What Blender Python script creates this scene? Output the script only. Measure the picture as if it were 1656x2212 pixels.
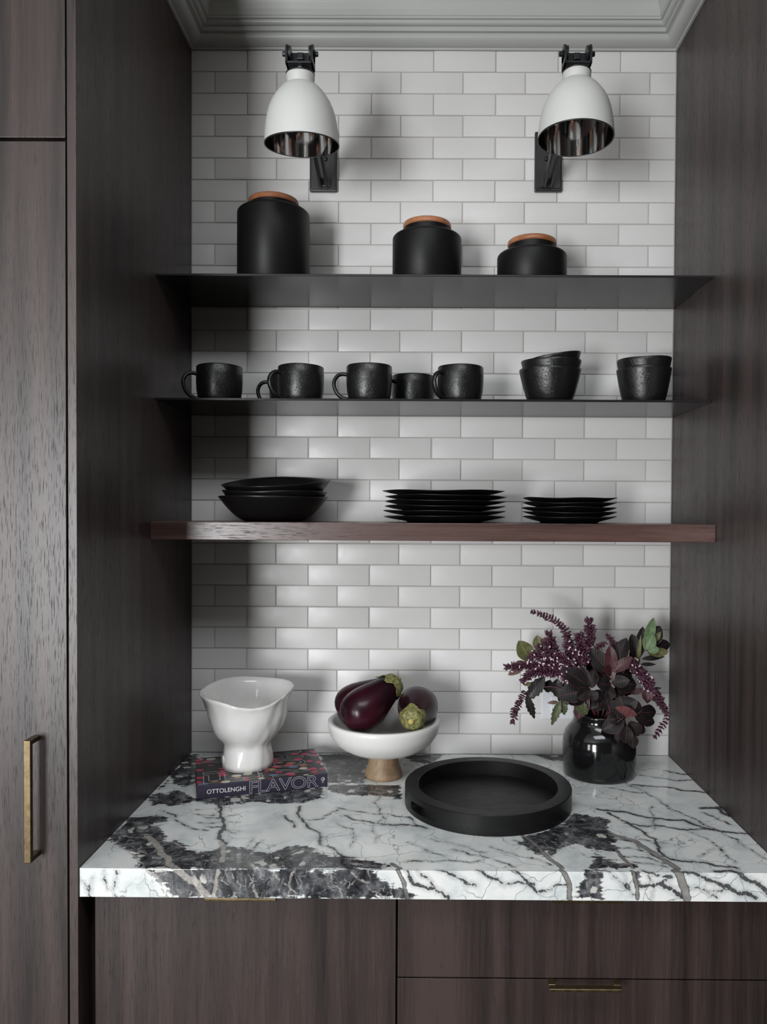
import bpy, bmesh, math, random
import numpy as np
from mathutils import Vector, Matrix, noise as mnoise

# ------------------------------------------------------------------ scene, camera, light
scene = bpy.context.scene
for o in list(bpy.data.objects): bpy.data.objects.remove(o)
C = scene.collection
PI = math.pi
random.seed(7)

# camera solved from the tile grid, the shelves and the worktop (photo pixels 1656 x 2212)
F, CX, CY = 1646.912, 905.2367, 1141.9289
CAM = np.array([-0.0214, -1.9303, 1.525])
AX, AY, AZ = -0.0192, -0.0056, 0.0042
def _rot(ax, a):
    c, s = math.cos(a), math.sin(a)
    return {'x': np.array([[1,0,0],[0,c,-s],[0,s,c]]), 'y': np.array([[c,0,s],[0,1,0],[-s,0,c]]),
            'z': np.array([[c,-s,0],[s,c,0],[0,0,1]])}[ax]
MROT = _rot('z', AZ) @ _rot('x', AX) @ _rot('y', AY)
def ray(px, py): return MROT @ np.array([(px-CX)/F, 1, (CY-py)/F])
def atz(px, py, z): d = ray(px, py); return Vector(CAM + d*((z-CAM[2])/d[2]))
def aty(px, py, y): d = ray(px, py); return Vector(CAM + d*((y-CAM[1])/d[1]))
def scale_at(y): return (y-CAM[1])/F            # metres per photo pixel at depth y

cam = bpy.data.cameras.new('camera'); camo = bpy.data.objects.new('camera', cam); C.objects.link(camo)
cam.sensor_fit = 'HORIZONTAL'; cam.sensor_width = 36.0; cam.lens = 36.0*F/1656
cam.shift_x = -(CX-828)/1656; cam.shift_y = (CY-1106)/1656
cam.clip_start = 0.02
m4 = Matrix([[*MROT[i], 0] for i in range(3)] + [[0,0,0,1]])
camo.matrix_world = Matrix.Translation(Vector(CAM)) @ m4 @ Matrix.Rotation(PI/2, 4, 'X')
scene.camera = camo

vs = scene.view_settings
vs.view_transform = 'Standard'; vs.look = 'None'; vs.gamma = 1.0; vs.use_curve_mapping = False
vs.exposure = -0.08

world = bpy.data.worlds.new('world'); scene.world = world; world.use_nodes = True
world.node_tree.nodes['Background'].inputs[0].default_value = (0.80, 0.88, 1.0, 1)
world.node_tree.nodes['Background'].inputs[1].default_value = 0.6

# daylight through the two windows in the wall opposite the niche
WINS = [(-2.50, -1.45, 0.30, 2.05), (-4.60, -3.50, 0.30, 2.05)]; WIN_Y = -4.6; WX0 = -5.4
for (wx0, wx1, wz0, wz1), en in zip(WINS, (225, 90)):
    ld = bpy.data.lights.new('window_daylight', 'AREA'); lo = bpy.data.objects.new('window_daylight', ld); C.objects.link(lo)
    ld.shape = 'RECTANGLE'; ld.size = wx1-wx0; ld.size_y = wz1-wz0; ld.energy = en; ld.color = (0.97, 0.985, 1.0)
    lo.location = ((wx0+wx1)/2, WIN_Y-0.06, (wz0+wz1)/2); lo.rotation_euler = (PI/2, 0, 0)   # shines towards +y

# added fill lamp above an invented ceiling opening, brightens the worktop
FILL_HOLE = (-0.70, 0.70, -2.30, -1.45)
ld = bpy.data.lights.new('added_top_fill', 'AREA'); lo = bpy.data.objects.new('added_top_fill', ld); C.objects.link(lo)
ld.shape = 'RECTANGLE'; ld.size = FILL_HOLE[1]-FILL_HOLE[0]; ld.size_y = FILL_HOLE[3]-FILL_HOLE[2]; ld.energy = 33; ld.color = (0.94, 0.97, 1.0)
lo.location = ((FILL_HOLE[0]+FILL_HOLE[1])/2, (FILL_HOLE[2]+FILL_HOLE[3])/2, 2.90)

# ------------------------------------------------------------------ helpers
def link(o): C.objects.link(o); return o
def obj(name, bm, mat, parent=None, smooth=True, label=None, kind=None):
    me = bpy.data.meshes.new(name)
    if isinstance(bm, bmesh.types.BMesh):
        bmesh.ops.recalc_face_normals(bm, faces=bm.faces[:]); bm.to_mesh(me); bm.free()
    else: me = bm
    if smooth:
        for p in me.polygons: p.use_smooth = True
    o = link(bpy.data.objects.new(name, me))
    if mat is not None and not me.materials: me.materials.append(mat)
    if parent is not None: o.parent = parent
    if label: o['label'] = label
    if kind: o['kind'] = kind
    return o
def tag(o, label, cat, group=None):
    o['label'] = label; o['category'] = cat
    if group: o['group'] = group
    return o
def thing(name, label, cat, loc=(0,0,0), rotz=0, group=None):
    o = link(bpy.data.objects.new(name, None)); o.empty_display_size = 0.02
    o.location = loc; o.rotation_euler = (0,0,rotz)
    return tag(o, label, cat, group)
def sharp(o, ang=35):
    me = o.data
    me.set_sharp_from_angle(angle=math.radians(ang)); return o
def add_box(bm, x0, x1, y0, y1, z0, z1, bev=0.0, seg=2):
    g = bmesh.ops.create_cube(bm, size=1)
    for v in g['verts']:
        v.co = Vector(((x0+x1)/2 + v.co.x*(x1-x0), (y0+y1)/2 + v.co.y*(y1-y0), (z0+z1)/2 + v.co.z*(z1-z0)))
    if bev > 0:
        es = list({e for v in g['verts'] for e in v.link_edges})
        bmesh.ops.bevel(bm, geom=es, offset=bev, segments=seg, affect='EDGES', profile=0.5)
    return bm
def box(x0, x1, y0, y1, z0, z1, bev=0.0, seg=2): return add_box(bmesh.new(), x0, x1, y0, y1, z0, z1, bev, seg)
def add_lathe(bm, prof, seg=48, center=(0,0,0), fn=None, close=False):
    """prof: list of (r,z); r==0 makes a pole."""
    cx, cy, cz = center; rings = []
    for (r, z) in prof:
        if r <= 1e-6:
            rings.append([bm.verts.new((cx, cy, cz+z))])
        else:
            ring = []
            for i in range(seg):
                a = 2*PI*i/seg; p = Vector((r*math.cos(a), r*math.sin(a), z))
                if fn: p = fn(p, a)
                ring.append(bm.verts.new((cx+p.x, cy+p.y, cz+p.z)))
            rings.append(ring)
    pairs = list(zip(rings[:-1], rings[1:]))
    if close: pairs.append((rings[-1], rings[0]))
    for A, B in pairs:
        if len(A) == 1 and len(B) == 1: continue
        for i in range(seg):
            j = (i+1) % seg
            if len(A) == 1: bm.faces.new((A[0], B[j], B[i]))
            elif len(B) == 1: bm.faces.new((A[i], A[j], B[0]))
            else: bm.faces.new((A[i], A[j], B[j], B[i]))
    return bm
def lathe(*a, **k): return add_lathe(bmesh.new(), *a, **k)
def add_tube(bm, pts, rad, seg=10, caps=True, flat=1.0, up=Vector((0,0,1))):
    """swept tube; rad scalar or list; flat scales the second axis."""
    pts = [Vector(p) for p in pts]; n = len(pts)
    rads = rad if isinstance(rad, (list, tuple)) else [rad]*n
    rings = []; prev = None
    for i, p in enumerate(pts):
        t = (pts[min(i+1, n-1)] - pts[max(i-1, 0)]).normalized()
        if prev is None:
            a = up if abs(t.dot(up)) < 0.95 else Vector((1,0,0))
            u = (a - t*a.dot(t)).normalized()
        else: u = (prev - t*prev.dot(t)).normalized()
        prev = u; w = t.cross(u)
        rings.append([bm.verts.new(p + (u*math.cos(2*PI*k/seg) + w*math.sin(2*PI*k/seg)*flat)*rads[i]) for k in range(seg)])
    for A, B in zip(rings[:-1], rings[1:]):
        for k in range(seg): bm.faces.new((A[k], A[(k+1)%seg], B[(k+1)%seg], B[k]))
    if caps:
        bm.faces.new(rings[0][::-1]); bm.faces.new(rings[-1])
    return bm
def tube(*a, **k): return add_tube(bmesh.new(), *a, **k)
def smooth_path(pts, n=6):
    pts = [Vector(p) for p in pts]; out = []
    P = [pts[0]*2-pts[1]] + pts + [pts[-1]*2-pts[-2]]
    for i in range(1, len(P)-2):
        for k in range(n):
            t = k/n
            a, b, c, d = P[i-1], P[i], P[i+1], P[i+2]
            out.append(0.5*(2*b + (c-a)*t + (2*a-5*b+4*c-d)*t*t + (3*b-a-3*c+d)*t**3))
    out.append(pts[-1]); return out
def shift(bm, v):
    bmesh.ops.translate(bm, verts=bm.verts[:], vec=v); return bm
def copy_tree(o, parent=None):
    c = o.copy(); C.objects.link(c); c.parent = parent
    for ch in list(o.children): copy_tree(ch, c)
    return c

# ------------------------------------------------------------------ materials
class NT:
    def __init__(s, name):
        s.m = bpy.data.materials.new(name); s.m.use_nodes = True; s.t = s.m.node_tree
        s.t.nodes.clear(); s.out = s.n('ShaderNodeOutputMaterial'); s.b = s.n('ShaderNodeBsdfPrincipled')
        s.l(s.b.outputs[0], s.out.inputs[0])
    def n(s, ty, **k):
        x = s.t.nodes.new(ty)
        for a, v in k.items(): setattr(x, a, v)
        return x
    def l(s, a, b): s.t.links.new(a, b)
    def set(s, **k):
        for a, v in k.items():
            i = s.b.inputs[a.replace('_', ' ')]
            if hasattr(v, 'default_value') or hasattr(v, 'is_linked'): s.l(v, i)
            else: i.default_value = v
        return s
    def pos(s, sc=(1,1,1), off=(0,0,0), world=True):
        if world: src = s.n('ShaderNodeNewGeometry').outputs['Position']
        else: src = s.n('ShaderNodeTexCoord').outputs['Object']
        mp = s.n('ShaderNodeMapping'); mp.inputs['Scale'].default_value = sc; mp.inputs['Location'].default_value = off
        s.l(src, mp.inputs[0]); return mp.outputs[0]
    def noise(s, vec, scale, detail=4, rough=0.5, dist=0.0, out='Fac'):
        x = s.n('ShaderNodeTexNoise'); s.l(vec, x.inputs['Vector'])
        x.inputs['Scale'].default_value = scale; x.inputs['Detail'].default_value = detail
        x.inputs['Roughness'].default_value = rough; x.inputs['Distortion'].default_value = dist
        return x.outputs[0 if out == 'Fac' else 1]
    def vor(s, vec, scale, feature='F1', out='Distance', rnd=1.0):
        x = s.n('ShaderNodeTexVoronoi', feature=feature); s.l(vec, x.inputs['Vector'])
        x.inputs['Scale'].default_value = scale; x.inputs['Randomness'].default_value = rnd
        return x.outputs[out]
    def math(s, op, a, b=None, c=None, clamp=False):
        x = s.n('ShaderNodeMath', operation=op, use_clamp=clamp)
        for i, v in enumerate((a, b, c)):
            if v is None: continue
            if hasattr(v, 'is_linked'): s.l(v, x.inputs[i])
            else: x.inputs[i].default_value = v
        return x.outputs[0]
    def ramp(s, fac, stops, interp='LINEAR'):
        x = s.n('ShaderNodeValToRGB'); x.color_ramp.interpolation = interp
        while len(x.color_ramp.elements) < len(stops): x.color_ramp.elements.new(0.5)
        for e, (p, c) in zip(x.color_ramp.elements, stops):
            e.position = p; e.color = c if len(c) == 4 else (*c, 1)
        s.l(fac, x.inputs[0]); return x.outputs[0]
    def smooth(s, v, a, b):      # 0 at a, 1 at b
        x = s.n('ShaderNodeMapRange', interpolation_type='SMOOTHSTEP'); s.l(v, x.inputs[0])
        x.inputs[1].default_value = a; x.inputs[2].default_value = b; return x.outputs[0]
    def mix(s, fac, a, b, mode='MIX'):
        x = s.n('ShaderNodeMix', data_type='RGBA', blend_type=mode)
        for sock, v in ((x.inputs[0], fac), (x.inputs[6], a), (x.inputs[7], b)):
            if hasattr(v, 'is_linked'): s.l(v, sock)
            else: sock.default_value = v if not isinstance(v, tuple) else (*v, 1) if len(v) == 3 else v
        return x.outputs[2]
    def attr(s, name, out='Fac'):
        x = s.n('ShaderNodeAttribute', attribute_name=name); return x.outputs[out]
    def bump(s, h, strength=0.2, dist=0.001):
        x = s.n('ShaderNodeBump'); x.inputs['Strength'].default_value = strength; x.inputs['Distance'].default_value = dist
        s.l(h, x.inputs['Height']); s.l(x.outputs[0], s.b.inputs['Normal']); return x.outputs[0]
    def rand(s): return s.n('ShaderNodeObjectInfo').outputs['Random']

def plain(name, col, rough=0.5, metal=0.0, spec=0.5, bump=None, coat=0.0):
    t = NT(name); t.set(Base_Color=(*col, 1), Roughness=rough, Metallic=metal)
    t.b.inputs['Specular IOR Level'].default_value = spec
    t.b.inputs['Coat Weight'].default_value = coat
    if bump:
        t.bump(t.noise(t.pos(world=False), bump[0], 4), bump[1], bump[2])
    return t.m

def wood(name, dark, light, axis='z', rough=0.42, figure=1.0, spec=0.5):
    t = NT(name)
    st = {'z': (1, 1, 0.035), 'x': (0.035, 1, 1), 'y': (1, 0.035, 1)}[axis]
    st2 = {'z': (1, 1, 0.16), 'x': (0.16, 1, 1), 'y': (1, 0.16, 1)}[axis]
    v = t.pos(st); v2 = t.pos(st2)
    warp = t.noise(v2, 5.0, 3, out='Color')
    add = t.n('ShaderNodeVectorMath', operation='MULTIPLY_ADD'); t.l(warp, add.inputs[0]); add.inputs[1].default_value = (0.05*figure, 0.05*figure, 0.0); t.l(v, add.inputs[2])
    bands = t.noise(add.outputs[0], 26, 5, 0.62)
    wide = t.noise(add.outputs[0], 7, 2, 0.5)
    fine = t.noise(v, 330, 3, 0.6)
    st3 = {'z': (1, 1, 0.05), 'x': (0.05, 1, 1), 'y': (1, 0.05, 1)}[axis]
    pores = t.noise(t.pos(st3), 620, 2, 0.7)
    por = t.smooth(pores, 0.56, 0.72)
    f = t.math('ADD', t.math('MULTIPLY', bands, 0.6), t.math('ADD', t.math('MULTIPLY', fine, 0.16), t.math('MULTIPLY', wide, 0.3)))
    col = t.ramp(f, [(0.41, dark), (0.52, tuple(0.5*(a+b) for a, b in zip(dark, light))), (0.63, light)])
    col = t.mix(t.math('MULTIPLY', por, 0.65), col, tuple(c*0.35 for c in dark))
    t.set(Base_Color=col)
    t.set(Roughness=t.math('ADD', t.math('MULTIPLY', por, 0.25), rough))
    t.b.inputs['Specular IOR Level'].default_value = spec
    h = t.math('SUBTRACT', t.math('MULTIPLY', fine, 0.4), por)
    t.bump(h, 0.35, 0.0004)
    return t.m

M = {}
M['wood'] = wood('walnut_vertical', (0.0125, 0.0085, 0.0082), (0.056, 0.0375, 0.0335), 'z', 0.38)
M['wood_h'] = wood('walnut_horizontal', (0.040, 0.021, 0.018), (0.120, 0.066, 0.055), 'x', 0.30)
M['black_gap'] = plain('dark_recess', (0.006, 0.005, 0.005), 0.8)
def mat_tile():
    t = NT('glazed_tile'); v = t.pos()
    r = t.rand()
    tone = t.ramp(r, [(0, (0.645, 0.637, 0.625)), (0.5, (0.66, 0.652, 0.64)), (1, (0.675, 0.667, 0.655))])
    mott = t.noise(v, 55, 4, 0.6)
    col = t.mix(t.math('MULTIPLY', t.smooth(mott, 0.35, 0.75), 0.25), tone, (0.62, 0.608, 0.59))
    t.set(Base_Color=col, Roughness=t.math('ADD', t.math('MULTIPLY', t.noise(v, 40, 3), 0.18), 0.26))
    t.b.inputs['Specular IOR Level'].default_value = 0.4
    h = t.math('ADD', t.noise(v, 22, 3, 0.5), t.math('MULTIPLY', t.noise(v, 160, 3, 0.6), 0.12))
    t.bump(h, 0.22, 0.0018)
    return t.m
M['tile'] = mat_tile()
M['grout'] = plain('grout', (0.44, 0.425, 0.405), 0.9, bump=(600, 0.4, 0.0008))
M['paint'] = plain('ceiling_paint', (0.43, 0.44, 0.42), 0.42)
M['ceiling'] = plain('flat_white_ceiling', (0.78, 0.78, 0.76), 0.7)
M['room_wall'] = plain('room_wall_paint', (0.11, 0.108, 0.105), 0.8)
M['floor'] = wood('oak_floor', (0.05, 0.036, 0.026), (0.12, 0.085, 0.06), 'y', 0.5)
M['black_metal'] = plain('blackened_metal', (0.018, 0.018, 0.018), 0.30, 0.0, 0.6, bump=(120, 0.08, 0.0006))
M['shelf_metal'] = plain('shelf_blackened_steel', (0.012, 0.0118, 0.0115), 0.24, 0.0, 0.36)
M['iron'] = plain('cast_iron', (0.022, 0.024, 0.026), 0.38, 0.55, 0.5, bump=(300, 0.12, 0.0005))
M['zinc'] = plain('galvanised_rod', (0.26, 0.32, 0.36), 0.5, 0.3)
M['shade_white'] = plain('white_enamel', (0.56, 0.565, 0.545), 0.48)
M['chrome'] = plain('polished_reflector', (0.80, 0.80, 0.80), 0.07, 1.0)
M['bulb'] = plain('bulb_glass', (0.55, 0.5, 0.45), 0.12, 0.0, 0.6)
M['matte_black'] = plain('matte_black_canister', (0.0062, 0.0062, 0.0062), 0.44, 0, 0.22, bump=(500, 0.03, 0.0003))
def mat_stoneware(name, rough=0.36):
    t = NT(name); v = t.pos()
    t.set(Base_Color=(0.0065, 0.0065, 0.0065, 1), Roughness=t.math('ADD', t.math('MULTIPLY', t.noise(v, 60, 3), 0.2), rough-0.1))
    big = t.noise(v, 70, 3, 0.55); pit = t.vor(v, 170)
    h = t.math('ADD', t.math('MULTIPLY', big, 0.7), t.math('MULTIPLY', t.smooth(pit, 0.02, 0.32), 0.35))
    t.bump(h, 0.5, 0.0022)
    return t.m
M['stoneware'] = mat_stoneware('black_stoneware')
M['plate'] = plain('black_satin_stoneware', (0.0055, 0.0055, 0.0055), 0.36, 0, 0.35, bump=(30, 0.15, 0.0015))
M['lid_wood'] = wood('acacia_lid', (0.16, 0.052, 0.022), (0.40, 0.165, 0.075), 'x', 0.34)
M['mango'] = wood('mango_wood', (0.22, 0.14, 0.078), (0.45, 0.32, 0.20), 'z', 0.55, 1.6)
M['white_ceramic'] = plain('white_glazed_ceramic', (0.70, 0.695, 0.675), 0.16, 0, 0.5, bump=(38, 0.16, 0.003))
M['white_stone'] = plain('white_marble_bowl', (0.66, 0.65, 0.63), 0.38, 0, 0.5, bump=(20, 0.05, 0.002))
M['black_glaze'] = plain('black_glossy_glaze', (0.006, 0.006, 0.0065), 0.10, 0, 0.5, bump=(26, 0.12, 0.002))
M['tray'] = wood('black_stained_ash', (0.0050, 0.0050, 0.0052), (0.0105, 0.0105, 0.0108), 'x', 0.38, spec=0.22)
M['plastic'] = plain('white_switch_plastic', (0.72, 0.735, 0.76), 0.25)
def mat_brass():
    t = NT('aged_brass'); v = t.pos()
    col = t.ramp(t.noise(v, 90, 4, 0.6), [(0.3, (0.105, 0.078, 0.043)), (0.7, (0.19, 0.145, 0.082))])
    t.set(Base_Color=col, Metallic=0.9, Roughness=t.math('ADD', t.math('MULTIPLY', t.noise(v, 200, 3), 0.2), 0.24)); return t.m
M['brass'] = mat_brass()
def mat_aubergine():
    t = NT('aubergine_skin'); v = t.pos(world=False)
    f = t.noise(v, 14, 3, 0.5)
    col = t.ramp(f, [(0.35, (0.010, 0.0035, 0.0055)), (0.62, (0.030, 0.0045, 0.010)), (0.8, (0.055, 0.007, 0.016))])
    t.set(Base_Color=col, Roughness=0.26); t.b.inputs['Specular IOR Level'].default_value = 0.26
    t.bump(t.noise(v, 55, 3), 0.06, 0.002); return t.m
M['aubergine'] = mat_aubergine()
def mat_calyx():
    t = NT('calyx_green'); v = t.pos()
    f = t.noise(v, 160, 4, 0.65)
    col = t.ramp(f, [(0.36, (0.085, 0.065, 0.028)), (0.5, (0.16, 0.165, 0.05)), (0.66, (0.30, 0.28, 0.115))])
    t.set(Base_Color=col, Roughness=0.6); t.bump(f, 0.5, 0.001); return t.m
M['calyx'] = mat_calyx()
M['stalk'] = plain('calyx_stalk', (0.42, 0.33, 0.10), 0.6)
M['spine'] = plain('book_spine_navy', (0.026, 0.023, 0.042), 0.38)
M['paper'] = plain('book_pages', (0.55, 0.53, 0.48), 0.8)
M['print_white'] = plain('white_print', (0.75, 0.74, 0.73), 0.5)
def mat_cover():
    t = NT('book_cover_print')
    mp = t.pos((1.0, 1.35, 1.0), world=False)
    v = t.n('ShaderNodeTexVoronoi', feature='F1'); t.l(mp, v.inputs['Vector']); v.inputs['Scale'].default_value = 40; v.inputs['Randomness'].default_value = 0.9
    d = t.math('ADD', v.outputs['Distance'], t.math('MULTIPLY', t.math('SUBTRACT', t.noise(mp, 60, 2), 0.5), 0.18))
    sep = t.n('ShaderNodeSeparateColor'); t.l(v.outputs['Color'], sep.inputs[0])
    col = t.ramp(sep.outputs[0], [(0.0, (0.42, 0.025, 0.075)), (0.40, (0.46, 0.03, 0.07)), (0.42, (0.55, 0.52, 0.42)), (0.52, (0.30, 0.13, 0.07)),
                                  (0.60, (0.10, 0.14, 0.24)), (0.68, (0.02, 0.02, 0.03)), (1.0, (0.012, 0.011, 0.016))], 'CONSTANT')
    mask = t.math('SUBTRACT', 1.0, t.smooth(d, 0.40, 0.46))
    bg = t.ramp(t.noise(mp, 70, 4, 0.6), [(0.45, (0.007, 0.006, 0.008)), (0.75, (0.03, 0.024, 0.03))])
    t.set(Base_Color=t.mix(mask, bg, col), Roughness=0.3); return t.m
M['cover'] = mat_cover()

def mat_leaf(name, inner, edge, rib, rough=0.42):
    t = NT(name); e = t.attr('edge'); r = t.attr('rib'); v = t.pos()
    n = t.noise(v, 120, 4, 0.6)
    base = t.mix(t.smooth(n, 0.3, 0.75), inner, tuple(c*0.55 for c in inner))
    c1 = t.mix(t.smooth(e, 0.95, 1.0), base, edge)
    veins = t.math('MULTIPLY', t.smooth(r, 0.93, 0.99), 0.8)
    t.set(Base_Color=t.mix(veins, c1, rib), Roughness=rough); t.b.inputs['Specular IOR Level'].default_value = 0.22
    w = t.n('ShaderNodeTexWave', wave_type='BANDS'); w.inputs['Scale'].default_value = 60; w.inputs['Distortion'].default_value = 2
    t.l(v, w.inputs['Vector']); t.bump(w.outputs[1], 0.25, 0.0006)
    return t.m
M['leaf_dark'] = mat_leaf('smoke_bush_leaf', (0.0095, 0.0075, 0.0075), (0.13, 0.022, 0.028), (0.075, 0.02, 0.022), 0.5)
M['leaf_red'] = mat_leaf('smoke_bush_red_leaf', (0.060, 0.017, 0.022), (0.11, 0.024, 0.03), (0.03, 0.010, 0.013))
M['leaf_pink'] = mat_leaf('smoke_bush_pink_leaf', (0.15, 0.055, 0.055), (0.24, 0.08, 0.08), (0.10, 0.03, 0.035))
M['leaf_green'] = mat_leaf('green_leaf', (0.105, 0.165, 0.075), (0.10, 0.13, 0.07), (0.15, 0.22, 0.10))
M['leaf_olive'] = mat_leaf('olive_leaf', (0.115, 0.115, 0.046), (0.10, 0.08, 0.04), (0.21, 0.20, 0.10))
M['leaf_brown'] = mat_leaf('bronze_leaf', (0.115, 0.065, 0.050), (0.10, 0.05, 0.04), (0.06, 0.03, 0.03))
M['leaf_basil'] = mat_leaf('purple_basil_leaf', (0.019, 0.017, 0.0155), (0.02, 0.014, 0.016), (0.055, 0.04, 0.045), 0.36)
M['leaf_basilgreen'] = mat_leaf('green_basil_leaf', (0.060, 0.072, 0.028), (0.035, 0.035, 0.02), (0.10, 0.11, 0.05), 0.4)
M['flower'] = plain('purple_calyx', (0.050, 0.012, 0.027), 0.55)
M['floret'] = plain('pale_floret', (0.66, 0.52, 0.58), 0.5)
M['stem'] = plain('flower_stem', (0.11, 0.03, 0.055), 0.5)
M['stem_brown'] = plain('woody_stem', (0.12, 0.045, 0.04), 0.5)

# ------------------------------------------------------------------ the setting
XL, XR = -0.607, 0.607
ZC = 0.914                     # worktop
ZCR = 2.6867                   # underside of the cornice
CF = -0.636                    # worktop front
PF = -0.640                    # cabinet fronts
CEIL = 2.80
def struct(name, bm, mat, smooth=False):
    o = obj(name, bm, mat, smooth=smooth); o['kind'] = 'structure'; return o

struct('floor', box(WX0, 2.6, -4.6, 0.1, -0.05, 0), M['floor'])
bm = bmesh.new()
for a in ((WX0, FILL_HOLE[0], -4.6, 0.1), (FILL_HOLE[1], 2.6, -4.6, 0.1), (FILL_HOLE[0], FILL_HOLE[1], -4.6, FILL_HOLE[2]), (FILL_HOLE[0], FILL_HOLE[1], FILL_HOLE[3], 0.1)): add_box(bm, a[0], a[1], a[2], a[3], CEIL, CEIL+0.05)  # ceiling left open for the added fill lamp
struct('ceiling', bm, M['ceiling'])
bm = bmesh.new()
for a in ((FILL_HOLE[0]-0.03, FILL_HOLE[0], FILL_HOLE[2]-0.03, FILL_HOLE[3]+0.03), (FILL_HOLE[1], FILL_HOLE[1]+0.03, FILL_HOLE[2]-0.03, FILL_HOLE[3]+0.03), (FILL_HOLE[0], FILL_HOLE[1], FILL_HOLE[2]-0.03, FILL_HOLE[2]), (FILL_HOLE[0], FILL_HOLE[1], FILL_HOLE[3], FILL_HOLE[3]+0.03)): add_box(bm, a[0], a[1], a[2], a[3], CEIL-0.01, CEIL+0.12)
struct('window_3', bm, M['ceiling'])  # unseen frame, made up to line the opening below the fill lamp
wb = struct('wall_back', box(-0.66, 0.66, 0.0022, 0.10, 0, CEIL), M['grout'])
wb['label'] = 'grouted back wall of the niche laid with grey white tiles'
struct('wall_left', box(WX0-0.05, WX0, -4.6, 0.1, 0, CEIL), M['room_wall'])
struct('wall_niche_left', box(WX0, -1.27, -0.60, 0.1, 0, CEIL), M['room_wall'])
struct('wall_niche_right', box(0.627, 2.6, -0.60, 0.1, 0, CEIL), M['room_wall'])
struct('wall_right', box(2.6, 2.65, -4.6, 0.1, 0, CEIL), M['room_wall'])
bm = bmesh.new(); edges_ = [WX0-0.05] + sorted(v for w in WINS for v in w[:2]) + [2.65]
for a, b_ in zip(edges_[0::2], edges_[1::2]): add_box(bm, a, b_, WIN_Y-0.12, WIN_Y, 0, CEIL)
for w in WINS:
    add_box(bm, w[0], w[1], WIN_Y-0.12, WIN_Y, 0, w[2]); add_box(bm, w[0], w[1], WIN_Y-0.12, WIN_Y, w[3], CEIL)
struct('wall_front', bm, M['room_wall'])
for i, w in enumerate(WINS):
    bm = bmesh.new(); fw = 0.05
    for a in ((w[0], w[0]+fw, w[2], w[3]), (w[1]-fw, w[1], w[2], w[3]), (w[0], w[1], w[2], w[2]+fw), (w[0], w[1], w[3]-fw, w[3]), (w[0], w[1], (w[2]+w[3])/2-0.02, (w[2]+w[3])/2+0.02)):
        add_box(bm, a[0], a[1], WIN_Y-0.05, WIN_Y-0.01, a[2], a[3])
    struct('window_%d' % (i+1), bm, M['room_wall'])

# tiles: each one its own bevelled piece, grid solved from the photograph
TP, TV, TX0, TZ0 = 0.1556, 0.0537, -0.4664, 2.6846
GR = 0.0026
tile_cache = {}
def tile_mesh(w, h):
    k = (round(w, 4), round(h, 4))
    if k not in tile_cache:
        b = box(-w/2, w/2, 0, 0.006, -h/2, h/2)
        front = [e for e in b.edges if all(v.co.y < 0.001 for v in e.verts)]
        bmesh.ops.bevel(b, geom=front, offset=0.0016, segments=2, affect='EDGES', profile=0.6)
        me = bpy.data.meshes.new('tile'); bmesh.ops.recalc_face_normals(b, faces=b.faces[:]); b.to_mesh(me); b.free()
        for p in me.polygons: p.use_smooth = True
        me.set_sharp_from_angle(angle=math.radians(50)); me.materials.append(M['tile']); tile_cache[k] = me
    return tile_cache[k]
rt = random.Random(3)
row = 0
while True:
    zt = TZ0 - row*TV; zb = zt - TV
    if zt < ZC + 0.012: break
    zb2 = max(zb, ZC)
    x = TX0 - (0.524*TP if row % 2 else 0)
    while x > XL + 0.004: x -= TP
    while x < XR - 0.004:
        a, b = max(x, XL), min(x+TP, XR)
        if b-a > 0.012:
            w, h = b-a-GR, zt-zb2-GR
            o = link(bpy.data.objects.new('tile', tile_mesh(w, h))); o.parent = wb
            o.location = ((a+b)/2 + rt.uniform(-.0004, .0004), rt.uniform(-0.0004, 0.0004), (zt+zb2)/2 + rt.uniform(-.0004, .0004))
            o.rotation_euler = (rt.gauss(0, 0.0018), rt.gauss(0, 0.0014), rt.gauss(0, 0.0018))
        x += TP
    row += 1

# cornice: mitred run along the left side, back and right side of the niche
prof = [(0.000, -0.003), (0.0050, -0.003), (0.0055, 0.000)]
for i in range(9):                                     # lower cove
    a = i/8*PI/2; prof.append((0.006 + 0.027*math.sin(a), 0.001 + 0.0150*(1-math.cos(a))))
prof += [(0.0330, 0.0205), (0.0415, 0.0205), (0.0415, 0.0310), (0.0450, 0.0310)]
for i in range(1, 6):
    a = i/5*PI/2; prof.append((0.0450 + 0.0085*math.sin(a), 0.0310 + 0.0080*(1-math.cos(a))))
prof += [(0.0535, 0.0400), (0.0590, 0.0400), (0.0590, 0.0450), (0.0610, 0.0460)]
for i in range(1, 9):                                  # upper cove
    a = i/8*PI/2; prof.append((0.0610 + 0.070*(1-math.cos(a)), 0.0460 + (CEIL-ZCR-0.0460+0.002)*math.sin(a)))
bm = bmesh.new(); rows = []
for (e, h) in prof:
    z = ZCR + h
    rows.append([bm.verts.new(p) for p in ((XL+e, PF, z), (XL+e, -e, z), (XR-e, -e, z), (XR-e, PF, z))])
for A, B in zip(rows[:-1], rows[1:]):
    for k in range(3): bm.faces.new((A[k], A[k+1], B[k+1], B[k]))
tr = struct('trim_1', bm, M['paint']); tr['label'] = 'pale grey stepped cornice under the ceiling'

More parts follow.
